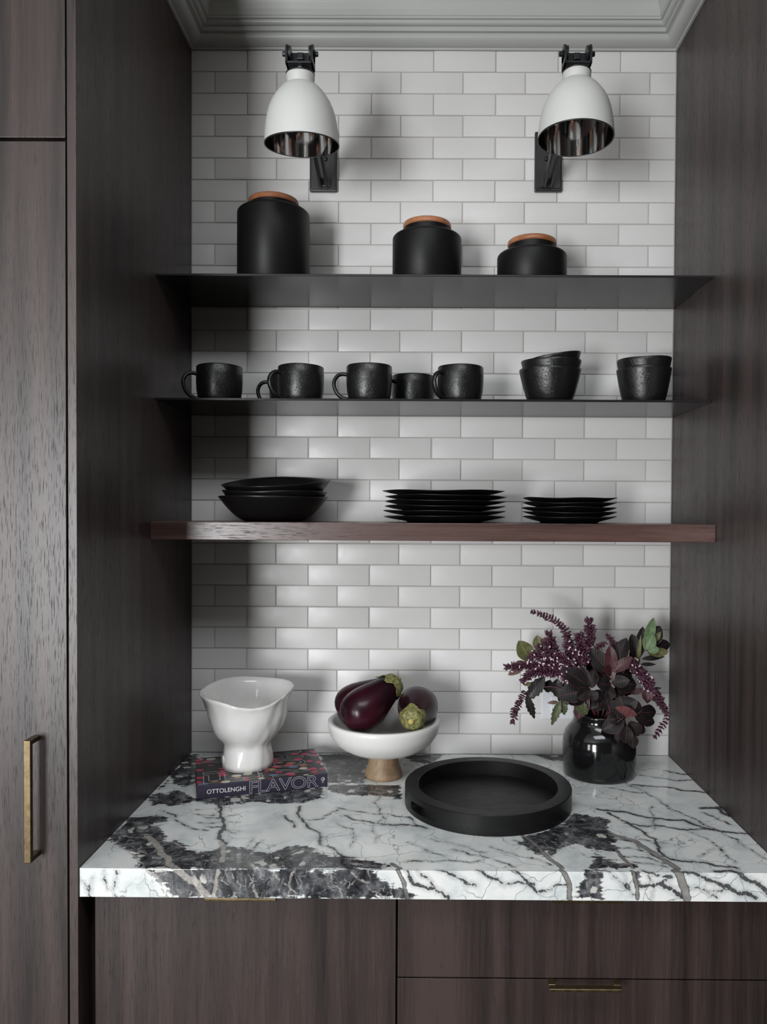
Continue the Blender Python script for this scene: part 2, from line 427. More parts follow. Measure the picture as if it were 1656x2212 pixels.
# ------------------------------------------------------------------ cabinets
DG = 0.0030
TH = 0.0150
def bar_pull(parent, p0, p1, out, w, t, name='handle', label='aged brass bar pull'):
    """flat bar pull: p0,p1 feet on the face (local), out = projection vector, w = bar width across, t = bar thickness"""
    p0, p1, out = Vector(p0), Vector(p1), Vector(out)
    ax = (p1-p0).normalized(); n = out.normalized(); s = ax.cross(n); L = (p1-p0).length; D = out.length
    b = bmesh.new()
    def slab(a0, a1, o0, o1):
        g = bmesh.ops.create_cube(b, size=1)['verts']
        for v in g:
            q = v.co; v.co = p0 + ax*((a0+a1)/2 + q.x*(a1-a0)) + n*((o0+o1)/2 + q.y*(o1-o0)) + s*(q.z*w)
    slab(0, L, D-t, D); slab(0, t, 0, D-t); slab(L-t, L, 0, D-t)
    o = obj(name, b, M['brass'], parent, smooth=False, label=label)
    md = o.modifiers.new('bevel', 'BEVEL'); md.width = 0.0014; md.segments = 3; md.limit_method = 'ANGLE'
    return o

zg0 = aty(100, 305, PF).z; zg1 = aty(100, 297, PF).z
xo = XL - TH; xd1 = xo - DG; xd0 = -1.25
tc = thing('tall_cabinet', 'tall dark walnut cabinet with a long brass pull beside the niche', 'cabinet', (xd0, 0, 0))
def loc_box(o, *a, **k): 
    b = box(*a, **k); return shift(b, -Vector(o.location))
obj('end_panel', loc_box(tc, xo, XL, PF, 0.0, 0, CEIL, bev=0.0006), M['wood'], tc, smooth=False, label='walnut end panel lining the niche')
obj('carcass', loc_box(tc, xd0, xo, PF+0.022, 0.0, 0.0, CEIL), M['black_gap'], tc, smooth=False)
obj('door', loc_box(tc, xd0+0.002, xd1, PF, PF+0.02, zg1, CEIL-0.02, bev=0.0008), M['wood'], tc, smooth=False)
d2 = obj('door', loc_box(tc, xd0+0.002, xd1, PF, PF+0.02, 0.09, zg0, bev=0.0008), M['wood'], tc, smooth=False)
h0 = aty(57, 1600, PF-0.032); h1 = aty(57, 1865, PF-0.032)
lx = h0.x + 0.001 - tc.location.x
bar_pull(d2, (lx, PF, h1.z), (lx, PF, h0.z), (0, -0.033, 0), 0.0125, 0.008)

pn = thing('end_panel', 'dark walnut end panel closing the niche beside the flower jar', 'panel', (XR, 0, 0))
obj('panel', loc_box(pn, XR, XR+0.018, PF, 0.0, 0, CEIL, bev=0.0006), M['wood'], pn, smooth=False)

ZCB = aty(700, 1941, CF).z
BF = -0.604                                               # base cabinet front plane
bx0 = aty(205, 2050, BF).x; bx1 = aty(854.5, 2050, BF).x; bx2 = aty(858.5, 2050, BF).x
ztop = ZCB - 0.004
bc = thing('base_cabinet', 'dark walnut base cabinet with a single door under the marble worktop', 'cabinet', (bx0, 0, 0))
obj('carcass', loc_box(bc, XL, (bx1+bx2)/2, BF+0.022, 0, 0.09, ZCB), M['black_gap'], bc, smooth=False)
obj('filler', loc_box(bc, XL, bx0-0.006, BF+0.018, BF+0.03, 0.09, ZCB), M['wood'], bc, smooth=False)
dd = obj('door', loc_box(bc, bx0, bx1, BF, BF+0.02, 0.10, ztop, bev=0.0008), M['wood'], bc, smooth=False)
obj('plinth', loc_box(bc, XL, (bx1+bx2)/2, BF+0.05, BF+0.07, 0, 0.09), M['black_gap'], bc, smooth=False)
hx0 = aty(440, 1946, CF).x - bx0; hx1 = aty(596, 1946, CF).x - bx0; hz = ZCB - 0.0042
bar_pull(dd, (hx0, BF, hz), (hx1, BF, hz), (0, CF+0.001-BF, 0), 0.0062, 0.010)

zd0 = aty(900, 2113.5, BF).z; zd1 = aty(900, 2110.5, BF).z
dc = thing('drawer_cabinet', 'dark walnut base cabinet with stacked drawers under the marble worktop', 'cabinet', (bx2, 0, 0))
xr = XR - 0.004
obj('carcass', loc_box(dc, (bx1+bx2)/2, XR, BF+0.022, 0, 0.09, ZCB), M['black_gap'], dc, smooth=False)
obj('plinth', loc_box(dc, (bx1+bx2)/2, XR, BF+0.05, BF+0.07, 0, 0.09), M['black_gap'], dc, smooth=False)
w1 = obj('drawer', loc_box(dc, bx2, xr, BF, BF+0.02, zd1, ztop, bev=0.0008), M['wood'], dc, smooth=False)
w2 = obj('drawer', loc_box(dc, bx2, xr, BF, BF+0.02, 0.40, zd0, bev=0.0008), M['wood'], dc, smooth=False)
w3 = obj('drawer', loc_box(dc, bx2, xr, BF, BF+0.02, 0.10, 0.397, bev=0.0008), M['wood'], dc, smooth=False)
hx0 = aty(1190, 1946, CF).x - bx2; hx1 = aty(1347, 1946, CF).x - bx2
bar_pull(w1, (hx0, BF, hz), (hx1, BF, hz), (0, CF+0.004-BF, 0), 0.0062, 0.010)
hy = BF-0.032; zb = aty(1265, 2144, hy).z; zt = aty(1265, 2137.5, hy).z
hx0 = aty(1187, 2140, hy).x - bx2; hx1 = aty(1345, 2140, hy).x - bx2
bar_pull(w2, (hx0, BF, (zb+zt)/2), (hx1, BF, (zb+zt)/2), (0, -0.032, 0), zt-zb, 0.013)

# ------------------------------------------------------------------ marble worktop, veins traced on the slab
def veins():
    r = random.Random(11)
    S = 'top'; Fr = 'front'
    dark = [  # (face, width mm, points in photo pixels)
     (S,6,[(1313,1756),(1345,1773),(1383,1793),(1416,1813),(1421,1836),(1441,1854),(1481,1861),(1541,1869),(1590,1875)]),(Fr,7,[(1545,1878),(1602,1889),(1625,1905),(1656,1929)]),
     (S,7,[(1290,1748),(1340,1753),(1428,1768),(1474,1771),(1534,1791),(1612,1801)]),(S,5,[(1350,1778),(1413,1784),(1486,1793),(1541,1793)]),
     (S,2,[(1350,1691),(1391,1710),(1423,1728),(1474,1757),(1531,1786),(1592,1813),(1624,1836),(1656,1856)]),(S,3,[(1368,1673),(1416,1680),(1461,1687),(1494,1685)]),
     (S,6,[(1363,1695),(1403,1698),(1481,1708),(1524,1713)]),(S,2,[(1308,1700),(1353,1708),(1391,1713)]),(S,6,[(1436,1665),(1484,1673)]),(S,9,[(1514,1746),(1554,1744),(1574,1763)]),
     (S,4,[(1519,1756),(1551,1771),(1577,1781)]),(S,1.6,[(1491,1796),(1524,1811),(1541,1821),(1559,1838),(1587,1864)]),(S,1.6,[(1541,1833),(1526,1843),(1509,1850)]),
     (S,3,[(880,1861),(919,1859),(972,1859),(1015,1864),(1037,1859)]),(S,3,[(728,1743),(786,1755),(834,1758),(882,1765),(920,1789)]),(S,5,[(745,1762),(798,1775),(844,1782),(897,1784),(920,1789)]),
     (S,5,[(648,1741),(643,1755),(655,1775),(665,1787),(689,1799),(691,1825),(732,1845),(769,1854)]),(S,5,[(614,1762),(636,1787)]),(S,3,[(665,1772),(699,1767),(728,1750)]),
     (S,1.2,[(728,1780),(761,1789),(764,1806),(757,1830)]),(S,1.4,[(822,1717),(819,1753),(805,1789),(810,1820)]),(S,2.4,[(979,1835),(1015,1847),(1073,1859),(1112,1873)]),
     (Fr,3.4,[(1112,1878),(1125,1890),(1140,1905),(1155,1925),(1177,1925),(1200,1911),(1220,1911)]),(Fr,4,[(945,1878),(972,1888),(991,1898),(1025,1912)]),
     (Fr,4,[(1030,1878),(1044,1886),(1066,1898),(1088,1910),(1117,1905),(1153,1910)]),(Fr,5,[(880,1881),(892,1910),(952,1927),(969,1941)]),
     (Fr,6,[(1471,1881),(1514,1894),(1541,1904),(1592,1929),(1632,1940)]),(Fr,5,[(1391,1878),(1448,1894),(1426,1909),(1381,1914)]),(Fr,6,[(1426,1909),(1448,1921),(1471,1938)]),
     (Fr,2,[(173,1900),(186,1912),(190,1941)]),(Fr,3,[(200,1898),(194,1920),(196,1941)]),(Fr,1.5,[(226,1878),(226,1900),(232,1920)]),(Fr,2,[(250,1880),(248,1910),(243,1925),(258,1941)]),
     (S,3,[(353,1752),(377,1760),(392,1777),(411,1787),(450,1794)]),(S,7,[(474,1726),(477,1765),(474,1800),(477,1845)]),(S,3,[(440,1765),(476,1768),(510,1760)]),(S,2.4,[(430,1777),(476,1776),(515,1776)]),
     (S,2.2,[(445,1786),(476,1786),(520,1796)]),(S,2.4,[(476,1792),(510,1800)]),(S,2.2,[(420,1758),(470,1760)]),(S,3,[(540,1836),(568,1815)]),(S,2,[(535,1828),(548,1811)]),
     (Fr,1.6,[(1480,1915),(1512,1920),(1540,1925),(1590,1924)]),(Fr,1.6,[(1520,1915),(1550,1940)]),(Fr,2,[(1310,1878),(1340,1905),(1375,1935)]),(Fr,1.8,[(1340,1878),(1352,1905),(1366,1935)]),
     (Fr,2.2,[(1395,1880),(1410,1905),(1405,1939)]),(Fr,2.2,[(900,1880),(925,1900),(935,1915)]),(S,1.5,[(1110,1815),(1150,1835),(1190,1850)]),(S,1.4,[(1060,1830),(1120,1850),(1190,1868)]),
     (S,1.2,[(930,1812),(990,1825),(1050,1842)]),(S,1.2,[(880,1820),(960,1850)]),(S,2.0,[(1380,1813),(1440,1822)]),(S,3,[(1328,1812),(1375,1820),(1405,1845)]),(S,3.4,[(1330,1830),(1385,1838),(1440,1858)]),
     (S,2.6,[(1345,1850),(1400,1853),(1445,1868)]),(S,2.6,[(1330,1858),(1390,1866),(1440,1873)]),(S,1.2,[(1410,1740),(1412,1780),(1413,1790)]),
    ]
    taupe = [(S,11,[(1318,1803),(1371,1816),(1401,1836),(1431,1856),(1461,1875)]),(Fr,13,[(1461,1877),(1471,1901),(1484,1941)]),(S,6,[(1330,1836),(1353,1861),(1366,1875)]),(Fr,6,[(1366,1877),(1371,1899),(1376,1941)]),
     (S,8,[(1129,1806),(1170,1840),(1213,1875)]),(Fr,8,[(1213,1877),(1228,1905),(1230,1941)]),(S,6,[(865,1876),(846,1866)]),(Fr,6,[(858,1877),(872,1905),(880,1941)])]
    light = [(S,4,[(257,1808),(290,1847),(312,1875)]),(Fr,4,[(312,1877),(348,1910),(365,1941)]),(S,12,[(315,1808),(341,1830),(362,1852),(377,1875)]),(Fr,12,[(383,1878),(426,1907),(447,1936)]),
     (S,2.4,[(266,1803),(317,1811),(377,1820),(426,1837)]),(S,1.8,[(336,1755),(401,1719)]),(S,8,[(476,1818),(481,1837),(479,1861)]),(Fr,6,[(471,1880),(466,1910),(462,1941)]),
     (S,1.8,[(520,1850),(580,1848),(604,1862)]),(S,1.8,[(604,1848),(650,1862),(700,1871)]),(Fr,3,[(550,1878),(548,1910),(560,1941)]),(Fr,3,[(636,1878),(625,1910),(618,1941)]),(Fr,2.4,[(690,1878),(720,1905),(740,1941)]),
     (Fr,2,[(500,1885),(520,1915),(510,1935)]),(Fr,2,[(590,1890),(640,1930)]),(Fr,2.4,[(760,1885),(800,1925),(840,1941)]),(S,2,[(708,1693),(780,1695),(845,1698)])]
    polys = [(S,[(227,1818),(257,1789),(278,1765),(329,1762),(368,1765),(356,1775),(331,1779),(353,1799),(360,1813),(401,1828),(426,1840),(462,1837),(474,1830),(484,1825),(517,1837),(520,1830),(554,1837),(578,1842),(617,1828),(662,1828),(703,1847),(761,1854),(829,1866),(862,1876),(310,1876),(286,1847),(264,1825)]),
     (Fr,[(312,1875),(395,1941),(905,1941),(850,1915),(790,1875)]),
     (S,[(317,1726),(329,1716),(343,1714),(377,1707),(399,1714),(421,1724),(481,1722),(561,1712),(655,1700),(699,1700),(700,1714),(689,1727),(655,1733),(604,1736),(544,1734),(486,1740),(421,1733),(365,1741),(327,1736)]),
     (S,[(404,1630),(430,1630),(430,1692),(392,1702),(370,1685),(353,1700),(339,1707),(377,1663)]),
     (S,[(687,1629),(798,1629),(798,1680),(786,1692),(708,1692),(703,1666)]),(S,[(703,1695),(865,1695),(865,1726),(829,1721),(737,1716),(703,1707)]),
     (S,[(1126,1808),(1218,1777),(1242,1755),(1313,1768),(1325,1806),(1330,1838),(1290,1841),(1242,1822),(1206,1837),(1170,1852),(1121,1828)]),
     (S,[(1285,1843),(1335,1861),(1381,1871),(1378,1876),(1270,1876),(1270,1861)]),(Fr,[(1265,1875),(1308,1875),(1298,1941),(1235,1941),(1255,1909)]),
     (S,[(1150,1630),(1230,1630),(1225,1645),(1180,1640)]),(S,[(870,1630),(960,1630),(930,1650),(890,1645)]),(Fr,[(1360,1876),(1385,1876),(1378,1905),(1362,1905)])]
    def to3(face, p):
        if face == S: q = atz(p[0], p[1], ZC); return (q.x, -q.y)                      # (x, arc length from the wall)
        q = aty(p[0], p[1], CF); return (q.x, -CF + (ZC-q.z))
    def jag(pl, amp):
        for it in range(4):
            out = [pl[0]]
            for a, b in zip(pl[:-1], pl[1:]):
                dx, dy = b[0]-a[0], b[1]-a[1]; k = r.uniform(-amp, amp)
                out += [((a[0]+b[0])/2 - dy*k, (a[1]+b[1])/2 + dx*k), b]
            pl = out
        return pl
    conv = lambda L, amp: [(w*0.001, jag([to3(f, p) for p in pts], amp)) for f, w, pts in L]
    return conv(dark, 0.14), conv(taupe, 0.06), conv(light, 0.12), [[to3(f, p) for p in pts] for f, pts in polys]
NX = 440
xs = np.linspace(XL+0.0008, XR-0.0008, NX)
vs_ = list(np.arange(0, -CF-0.0012, 0.0027)) + [-CF-0.0012]
arc = vs_ + [-CF-0.0006, -CF, -CF+0.0006, -CF+0.0012] + list(np.arange(-CF+0.004, -CF+(ZC-ZCB)-0.001, 0.0027)) + [-CF+(ZC-ZCB)]
arc = np.array(arc)
def arc_pos(s):
    c = 0.0012; f = -CF
    if s <= f-c: return (-s, ZC)
    if s >= f+c: return (CF, ZC-(s-f))
    t = (s-(f-c))/(2*c)*PI/2
    return (-(f-c)-c*math.sin(t), ZC-c+c*math.cos(t))
AX2, AS2 = np.meshgrid(xs, arc)                     # rows: arc, cols: x
Q = np.stack([AX2.ravel(), AS2.ravel()], 1)
def seg_dist(pts):
    best = np.full(len(Q), 9.0); 
    for a, b in zip(pts[:-1], pts[1:]):
        a = np.array(a); d = np.array(b)-a; L = (d*d).sum()+1e-12
        lo_, hi_ = np.minimum(a, a+d)-0.04, np.maximum(a, a+d)+0.04
        m = (Q[:,0] > lo_[0]) & (Q[:,0] < hi_[0]) & (Q[:,1] > lo_[1]) & (Q[:,1] < hi_[1])
        q = Q[m]-a; t = np.clip((q@d)/L, 0, 1)
        best[m] = np.minimum(best[m], np.hypot(*(q-t[:,None]*d).T))
    return best
def poly_sd(pts):
    d = np.full(len(Q), 9.0); ins = np.zeros(len(Q), bool); P = [np.array(p) for p in pts]
    for a, b in zip(P, P[1:]+P[:1]):
        e = b-a; q = Q-a; t = np.clip((q@e)/((e*e).sum()+1e-12), 0, 1); d = np.minimum(d, np.hypot(*(q-t[:,None]*e).T))
        c = ((a[1] > Q[:,1]) != (b[1] > Q[:,1]))
        with np.errstate(divide='ignore', invalid='ignore'):
            xi = a[0] + (Q[:,1]-a[1])*(b[0]-a[0])/(b[1]-a[1])
        ins ^= c & (Q[:,0] < xi)
    return np.where(ins, -d, d)
vd, vt, vl, vp = veins()
fld = {}
def taper(L):
    best = np.full(len(Q), 0.05)
    for w, p in L: best = np.minimum(best, seg_dist(p) - w*0.5)
    return best
fld['v_dark'] = taper(vd); fld['v_taupe'] = taper(vt); fld['v_light'] = taper(vl)
best = np.full(len(Q), 0.05)
for i_, p in enumerate(vp): best = np.minimum(best, poly_sd(p) + (0.001 if i_ in (4, 6, 7) else 0.0))
fld['v_mass'] = np.clip(best, -0.05, 0.05)
nr, nc = len(arc), NX
ap = np.array([arc_pos(s) for s in arc])
co = np.stack([AX2.ravel(), np.repeat(ap[:,0], nc), np.repeat(ap[:,1], nc)], 1)
idx = np.arange(nr*nc).reshape(nr, nc)
quads = np.stack([idx[:-1,:-1].ravel(), idx[:-1,1:].ravel(), idx[1:,1:].ravel(), idx[1:,:-1].ravel()], 1)
faces = [tuple(int(v) for v in q) for q in quads]
nb = nr*nc
extra = [(xs[0], 0, ZCB), (xs[-1], 0, ZCB)]
# underside, back and the two ends
faces.append((int(idx[-1,0]), *[int(i) for i in idx[-1,1:]], nb+1, nb))
faces.append((nb, nb+1, *[int(i) for i in idx[0,::-1]]))
faces.append((nb, *[int(i) for i in idx[:,0]]))
faces.append((nb+1, *[int(i) for i in idx[::-1,-1]]))
me = bpy.data.meshes.new('worktop')
me.from_pydata([tuple(map(float, c)) for c in co] + extra, [], faces); me.update()
for k, a in fld.items():
    at = me.attributes.new(k, 'FLOAT', 'POINT'); at.data.foreach_set('value', np.concatenate([a, [0.05, 0.05]]).astype(np.float32))
def mat_marble():
    t = NT('veined_marble'); v = t.pos()
    wv = t.noise(v, 9, 4, 0.55, out='Color')
    ad = t.n('ShaderNodeVectorMath', operation='MULTIPLY_ADD'); t.l(wv, ad.inputs[0]); ad.inputs[1].default_value = (0.10, 0.10, 0.10); t.l(v, ad.inputs[2])
    vw = ad.outputs[0]
    n1 = t.noise(v, 60, 6, 0.65); n2 = t.noise(vw, 240, 4, 0.6); n3 = t.noise(vw, 16, 5, 0.6)
    white = t.ramp(n3, [(0.30, (0.50, 0.54, 0.545)), (0.48, (0.68, 0.71, 0.70)), (0.62, (0.75, 0.76, 0.74)), (0.8, (0.79, 0.79, 0.765))])
    # hair cracks everywhere
    ed = t.vor(vw, 15, 'DISTANCE_TO_EDGE'); hair = t.math('MULTIPLY', t.math('SUBTRACT', 1, t.smooth(ed, 0.004, 0.016)), t.smooth(t.noise(v, 7, 3), 0.42, 0.54))
    col = t.mix(t.math('MULTIPLY', hair, 0.7), white, (0.13, 0.135, 0.14))
    jit = t.math('ADD', t.math('MULTIPLY', t.math('SUBTRACT', n1, 0.5), 0.011), t.math('MULTIPLY', t.math('SUBTRACT', n2, 0.5), 0.006))
    # dark masses with crackled white webs and broken edges
    mass = t.math('ADD', t.attr('v_mass'), t.math('ADD', t.math('MULTIPLY', jit, 1.9), t.math('ADD', t.math('MULTIPLY', t.math('SUBTRACT', t.noise(vw, 24, 4, 0.6), 0.5), 0.034), t.math('MULTIPLY', t.math('SUBTRACT', t.noise(t.pos((0.16, 1, 1)), 170, 3, 0.6), 0.5), 0.026))))
    mm = t.math('SUBTRACT', 1, t.smooth(mass, -0.0025, 0.0015))
    dk = t.ramp(t.noise(vw, 38, 8, 0.68), [(0.34, (0.010, 0.011, 0.013)), (0.48, (0.040, 0.042, 0.047)), (0.58, (0.115, 0.119, 0.126)), (0.72, (0.30, 0.305, 0.31))])
    e2 = t.vor(vw, 42, 'DISTANCE_TO_EDGE'); web = t.math('MULTIPLY', t.math('SUBTRACT', 1, t.smooth(e2, 0.008, 0.05)), t.smooth(n1, 0.45, 0.62))
    dk = t.mix(t.math('MULTIPLY', web, 0.7), dk, (0.38, 0.37, 0.355))
    isl = t.math('SUBTRACT', 1, t.smooth(t.math('ADD', t.vor(vw, 34, 'F1'), t.math('MULTIPLY', t.math('SUBTRACT', n1, 0.5), 0.35)), 0.24, 0.30))
    isl = t.math('MULTIPLY', isl, t.smooth(t.noise(v, 10, 2), 0.45, 0.53))
    dk = t.mix(t.math('MULTIPLY', isl, 0.9), dk, (0.56, 0.545, 0.505))
    col = t.mix(mm, col, dk)
    # grey halo around veins
    halo = t.math('SUBTRACT', 1, t.smooth(t.math('ADD', t.attr('v_dark'), t.math('MULTIPLY', jit, 1.4)), 0.0, 0.008))
    col = t.mix(t.math('MULTIPLY', halo, 0.35), col, (0.17, 0.175, 0.18))
    vdk = t.math('SUBTRACT', 1, t.smooth(t.math('ADD', t.attr('v_dark'), jit), -0.0008, 0.0006))
    vcol = t.ramp(n2, [(0.35, (0.016, 0.017, 0.019)), (0.6, (0.055, 0.056, 0.06)), (0.75, (0.24, 0.24, 0.24))])
    col = t.mix(t.math('MULTIPLY', vdk, 0.92), col, vcol)
    vtp = t.math('SUBTRACT', 1, t.smooth(t.math('ADD', t.attr('v_taupe'), t.math('MULTIPLY', jit, 0.5)), -0.0006, 0.0006))
    rim = t.math('SUBTRACT', 1, t.smooth(t.math('ABSOLUTE', t.math('ADD', t.attr('v_taupe'), t.math('MULTIPLY', jit, 0.5))), 0.0004, 0.0014))
    col = t.mix(t.math('MULTIPLY', vtp, 0.9), col, t.ramp(n1, [(0.35, (0.13, 0.125, 0.118)), (0.65, (0.26, 0.245, 0.225))]))
    col = t.mix(t.math('MULTIPLY', rim, 0.7), col, (0.03, 0.03, 0.032))
    vlt = t.math('SUBTRACT', 1, t.smooth(t.math('ADD', t.attr('v_light'), t.math('MULTIPLY', jit, 1.1)), -0.001, 0.0008))
    col = t.mix(t.math('MULTIPLY', vlt, 0.75), col, t.ramp(n2, [(0.3, (0.22, 0.205, 0.19)), (0.6, (0.47, 0.44, 0.40))]))
    t.set(Base_Color=col, Roughness=0.09); t.b.inputs['Specular IOR Level'].default_value = 0.5
    return t.m
M['marble'] = mat_marble()
wt = obj('worktop', me, M['marble'], smooth=False)
tag(wt, 'thick polished marble worktop, white with dark veins, across the niche', 'worktop')

# ------------------------------------------------------------------ shelves
S1, S2, S3 = 0.258, 0.260, 0.2945
SZ1, SZ2 = 2.0426, 1.7715
Z3T, Z3B = 1.5056, 1.4672
G = 0.0006
def shelf_plate(name, z0, z1, d, label):
    o = obj(name, box(XL+G, XR-G, -d, -G, z0, z1, bev=0.0008), M['shelf_metal'], smooth=False)
    return tag(o, label, 'shelf', 'thin black metal shelves')
shelf_plate('metal_shelf', SZ1, SZ1+0.005, S1, 'thin black metal shelf carrying the three lidded canisters')
shelf_plate('metal_shelf', SZ2, SZ2+0.005, S2, 'thin black metal shelf carrying the mugs and small bowls')
ws = obj('wooden_shelf', box(XL+G, XR-G, -S3, -G, Z3B, Z3T, bev=0.0008), M['wood_h'], smooth=False)
tag(ws, 'thick brown walnut shelf carrying the plates and wide bowls', 'shelf')
T1, T2 = SZ1+0.005, SZ2+0.005

# ------------------------------------------------------------------ canisters
def px_profile(y, base_z, pts):
    """[(half width px, photo row)] -> [(r, local z)] at depth y"""
    k = scale_at(y); return [(hw*k, aty(900, py, y).z - base_z) for hw, py in pts]
def canister(px, hw, y, crest_py, lid_py, lid_hw, label):
    k = scale_at(y); R = hw*k; c = aty(px, 600, y)
    rl = lid_hw*k
    zs = aty(px, crest_py, y-(R-0.006)).z - T1         # top of the rounded shoulder
    zl1 = aty(px, lid_py, y-rl).z - T1                 # top of the lid
    H = zs - 0.010; zl0 = zl1 - 0.0125
    t = thing('canister', label, 'canister', (c.x, y, T1), group='black canisters with wooden lids')
    neck = rl*0.95
    prof = [(0, 0), (R-0.003, 0), (R, 0.003), (R, H)]
    for i in range(1, 9):
        a = i/8*PI/2; prof.append((R - 0.010*(1-math.cos(a)), H + 0.0085*math.sin(a)))
    prof += [(neck+0.002, zs), (neck, zs+0.001), (neck, zl0), (0, zl0)]
    sharp(obj('body', lathe(prof, 72), M['matte_black'], t), 50)
    lp = [(0, zl0), (rl-0.002, zl0), (rl, zl0+0.002), (rl, zl1-0.004), (rl-0.001, zl1-0.0015), (rl-0.003, zl1), (0, zl1)]
    sharp(obj('lid', lathe(lp, 72), M['lid_wood'], t, label='round reddish wooden lid'), 40)
    return t
canister(590.5, 76.5, -0.130, 428, 411.5, 53.5, 'tall black canister with a round wooden lid on the metal shelf')
canister(921.5, 73.8, -0.130, 485, 464, 51.5, 'medium height black canister with a wooden lid on the metal shelf')
canister(1148, 74.0, -0.130, 525, 502.5, 52.0, 'short squat black canister with a wooden lid on the metal shelf')

# ------------------------------------------------------------------ mugs
def wob(seed, amp, f=3.0):
    def fn(p, a):
        n = mnoise.noise(Vector((math.cos(a)*f*0.6 + seed*7.1, math.sin(a)*f*0.6, p.z*12)))
        n2 = mnoise.noise(Vector((math.cos(a)*0.7 + seed*3.3, math.sin(a)*0.7, 5.0)))
        s = 1 + amp*n/ max(0.03, math.hypot(p.x, p.y))
        return Vector((p.x*s, p.y*s, p.z + (n2*amp*1.2)*(p.z/0.08)))
    return fn
def make_mug(seed):
    R, H = 0.0525, 0.083
    t = thing('mug', 'mug', 'mug')
    pr = [(0, 0.003), (0.030, 0.003), (0.032, 0), (0.0425, 0.0), (0.0455, 0.004), (0.0485, 0.014), (0.0510, 0.028), (0.0522, 0.045), (R, 0.062), (R-0.0006, H-0.002), (R-0.0018, H),
          (R-0.0035, H-0.001), (R-0.0045, 0.060), (0.046, 0.030), (0.041, 0.010), (0, 0.008)]
    obj('cup', lathe(pr, 56, fn=wob(seed, 0.0010)), M['stoneware'], t)
    path = smooth_path([(-R+0.004, 0, 0.064), (-R-0.010, 0, 0.0655), (-R-0.021, 0, 0.060), (-R-0.0275, 0, 0.046), (-R-0.024, 0, 0.029), (-R-0.012, 0, 0.014), (-0.044, 0, 0.007)], 6)
    obj('handle', tube(path, 0.0045, 12, flat=1.5, up=Vector((1,0,0))), M['stoneware'], t)
    return t
def set_label(t, label): t['label'] = label
mugs = [  # px of the cup centre, depth, handle turn towards the room, label
 (474, -0.175, 22, 'black mug nearest the dark tall cabinet on the metal shelf'),
 (650, -0.180, 38, 'black mug standing right in front of another, with speckled glaze facing out'),
 (629, -0.075, 5, 'black mug half hidden behind another mug, its handle showing'),
 (797, -0.190, 0, 'black mug with its handle square to the side, in front of a mug set back'),
 (892, -0.070, 35, 'black mug set back against the tiles between two mugs in front'),
 (994, -0.180, 40, 'black mug nearest the stacks of small bowls on the metal shelf')]
for i, (px, y, turn, lab) in enumerate(mugs):
    t = make_mug(i*1.7+0.3)
    p = aty(px, 850, y); t.location = (p.x, y, T2); t.rotation_euler = (0, 0, math.radians(turn))
    t['label'] = lab; t['group'] = 'black stoneware mugs'

# ------------------------------------------------------------------ bowls and plates
def bowl_bm(R, H, rf, seed, th=0.004, wave=0.003, tilt=(0,0), deep=0.5, seg=64, extra=None):
    """open bowl with a foot; R rim radius, H height, rf foot radius, deep = curvature"""
    n = 14; out = [(0, 0.003), (rf*0.85, 0.003), (rf*0.88, 0), (rf, 0)]
    inn = []
    for i in range(1, n+1):
        t = i/n; out.append((rf + (R-rf)*t**deep, H*t))
    for i in range(n, 0, -1):
        t = i/n; inn.append((max(0.002, rf + (R-rf)*t**deep - th), th + 0.002 + (H-th-0.002)*t))
    pr = out + [(R-th*0.4, H+0.0008)] + inn[0:] + [(rf*0.6, th+0.002), (0, th+0.0015)]
    def fn(p, a):
        k = max(0, p.z/H)**1.5
        w = wave*(math.sin(2*a+seed) + 0.6*math.sin(3*a+seed*2.1) + 0.4*mnoise.noise(Vector((math.cos(a)*2, math.sin(a)*2, seed))))
        s = 1 + 0.012*k*math.sin(2*a+seed*1.3)
        z = p.z + w*k + (tilt[0]*p.x + tilt[1]*p.y)*k
        if extra: z += extra(a)*k
        return Vector((p.x*s, p.y*s, z))
    return lathe(pr, seg, fn=fn)
def one_bowl(name, px, y, z, R, H, rf, seed, label, group, cat='bowl', mat='stoneware', rot=None, **k):
    p = aty(px, 1000, y)
    o = obj(name, bowl_bm(R, H, rf, seed, **k), M[mat]); o.location = (p.x, y, z)
    if rot: o.rotation_euler = rot
    return tag(o, label, cat, group)
k = scale_at(-0.17)
zr = lambda py, y: aty(1185, py, y).z
g1 = 'small black bowls in the tilted stack'
yb = -0.17
R1 = 65.5*k
h1 = zr(801, yb)-T2
one_bowl('small_bowl', 1186, yb, T2, R1, h1, 39*k, 1.0, 'small black bowl at the bottom of the tilted three-bowl stack', g1, wave=0.0009, deep=0.55, th=0.0022)
h2 = zr(783, yb)-zr(801, yb)
one_bowl('small_bowl', 1188, yb, T2+0.0185, R1*0.975, h1+0.0005, 33*k, 2.2, 'small black bowl in the middle of the tilted three-bowl stack', g1, wave=0.0009, deep=0.55, th=0.0022)
one_bowl('small_bowl', 1189, yb, T2+0.0385, R1*0.955, h1-0.008, 28*k, 3.7, 'small black bowl lying askew on top of the three-bowl stack', g1, wave=0.001, deep=0.55, th=0.0022, tilt=(0.16, 0.06))
g2 = 'small black bowls in the two-bowl stack'
yb2 = -0.13; k2 = scale_at(yb2); R2 = 57.5*k2; hb = zr(798, yb2)-T2
one_bowl('small_bowl', 1388, yb2, T2, R2, hb, 36*k2, 0.5, 'small black bowl at the bottom of the two-bowl stack beside the end panel', g2, wave=0.0009, deep=0.55, th=0.0022, tilt=(0.02, 0))
one_bowl('small_bowl', 1388, yb2, T2+0.0215, R2*0.985, hb, 30*k2, 1.9, 'small black bowl on top of the two-bowl stack beside the end panel', g2, wave=0.0008, deep=0.55, th=0.0022, tilt=(0.02, 0))

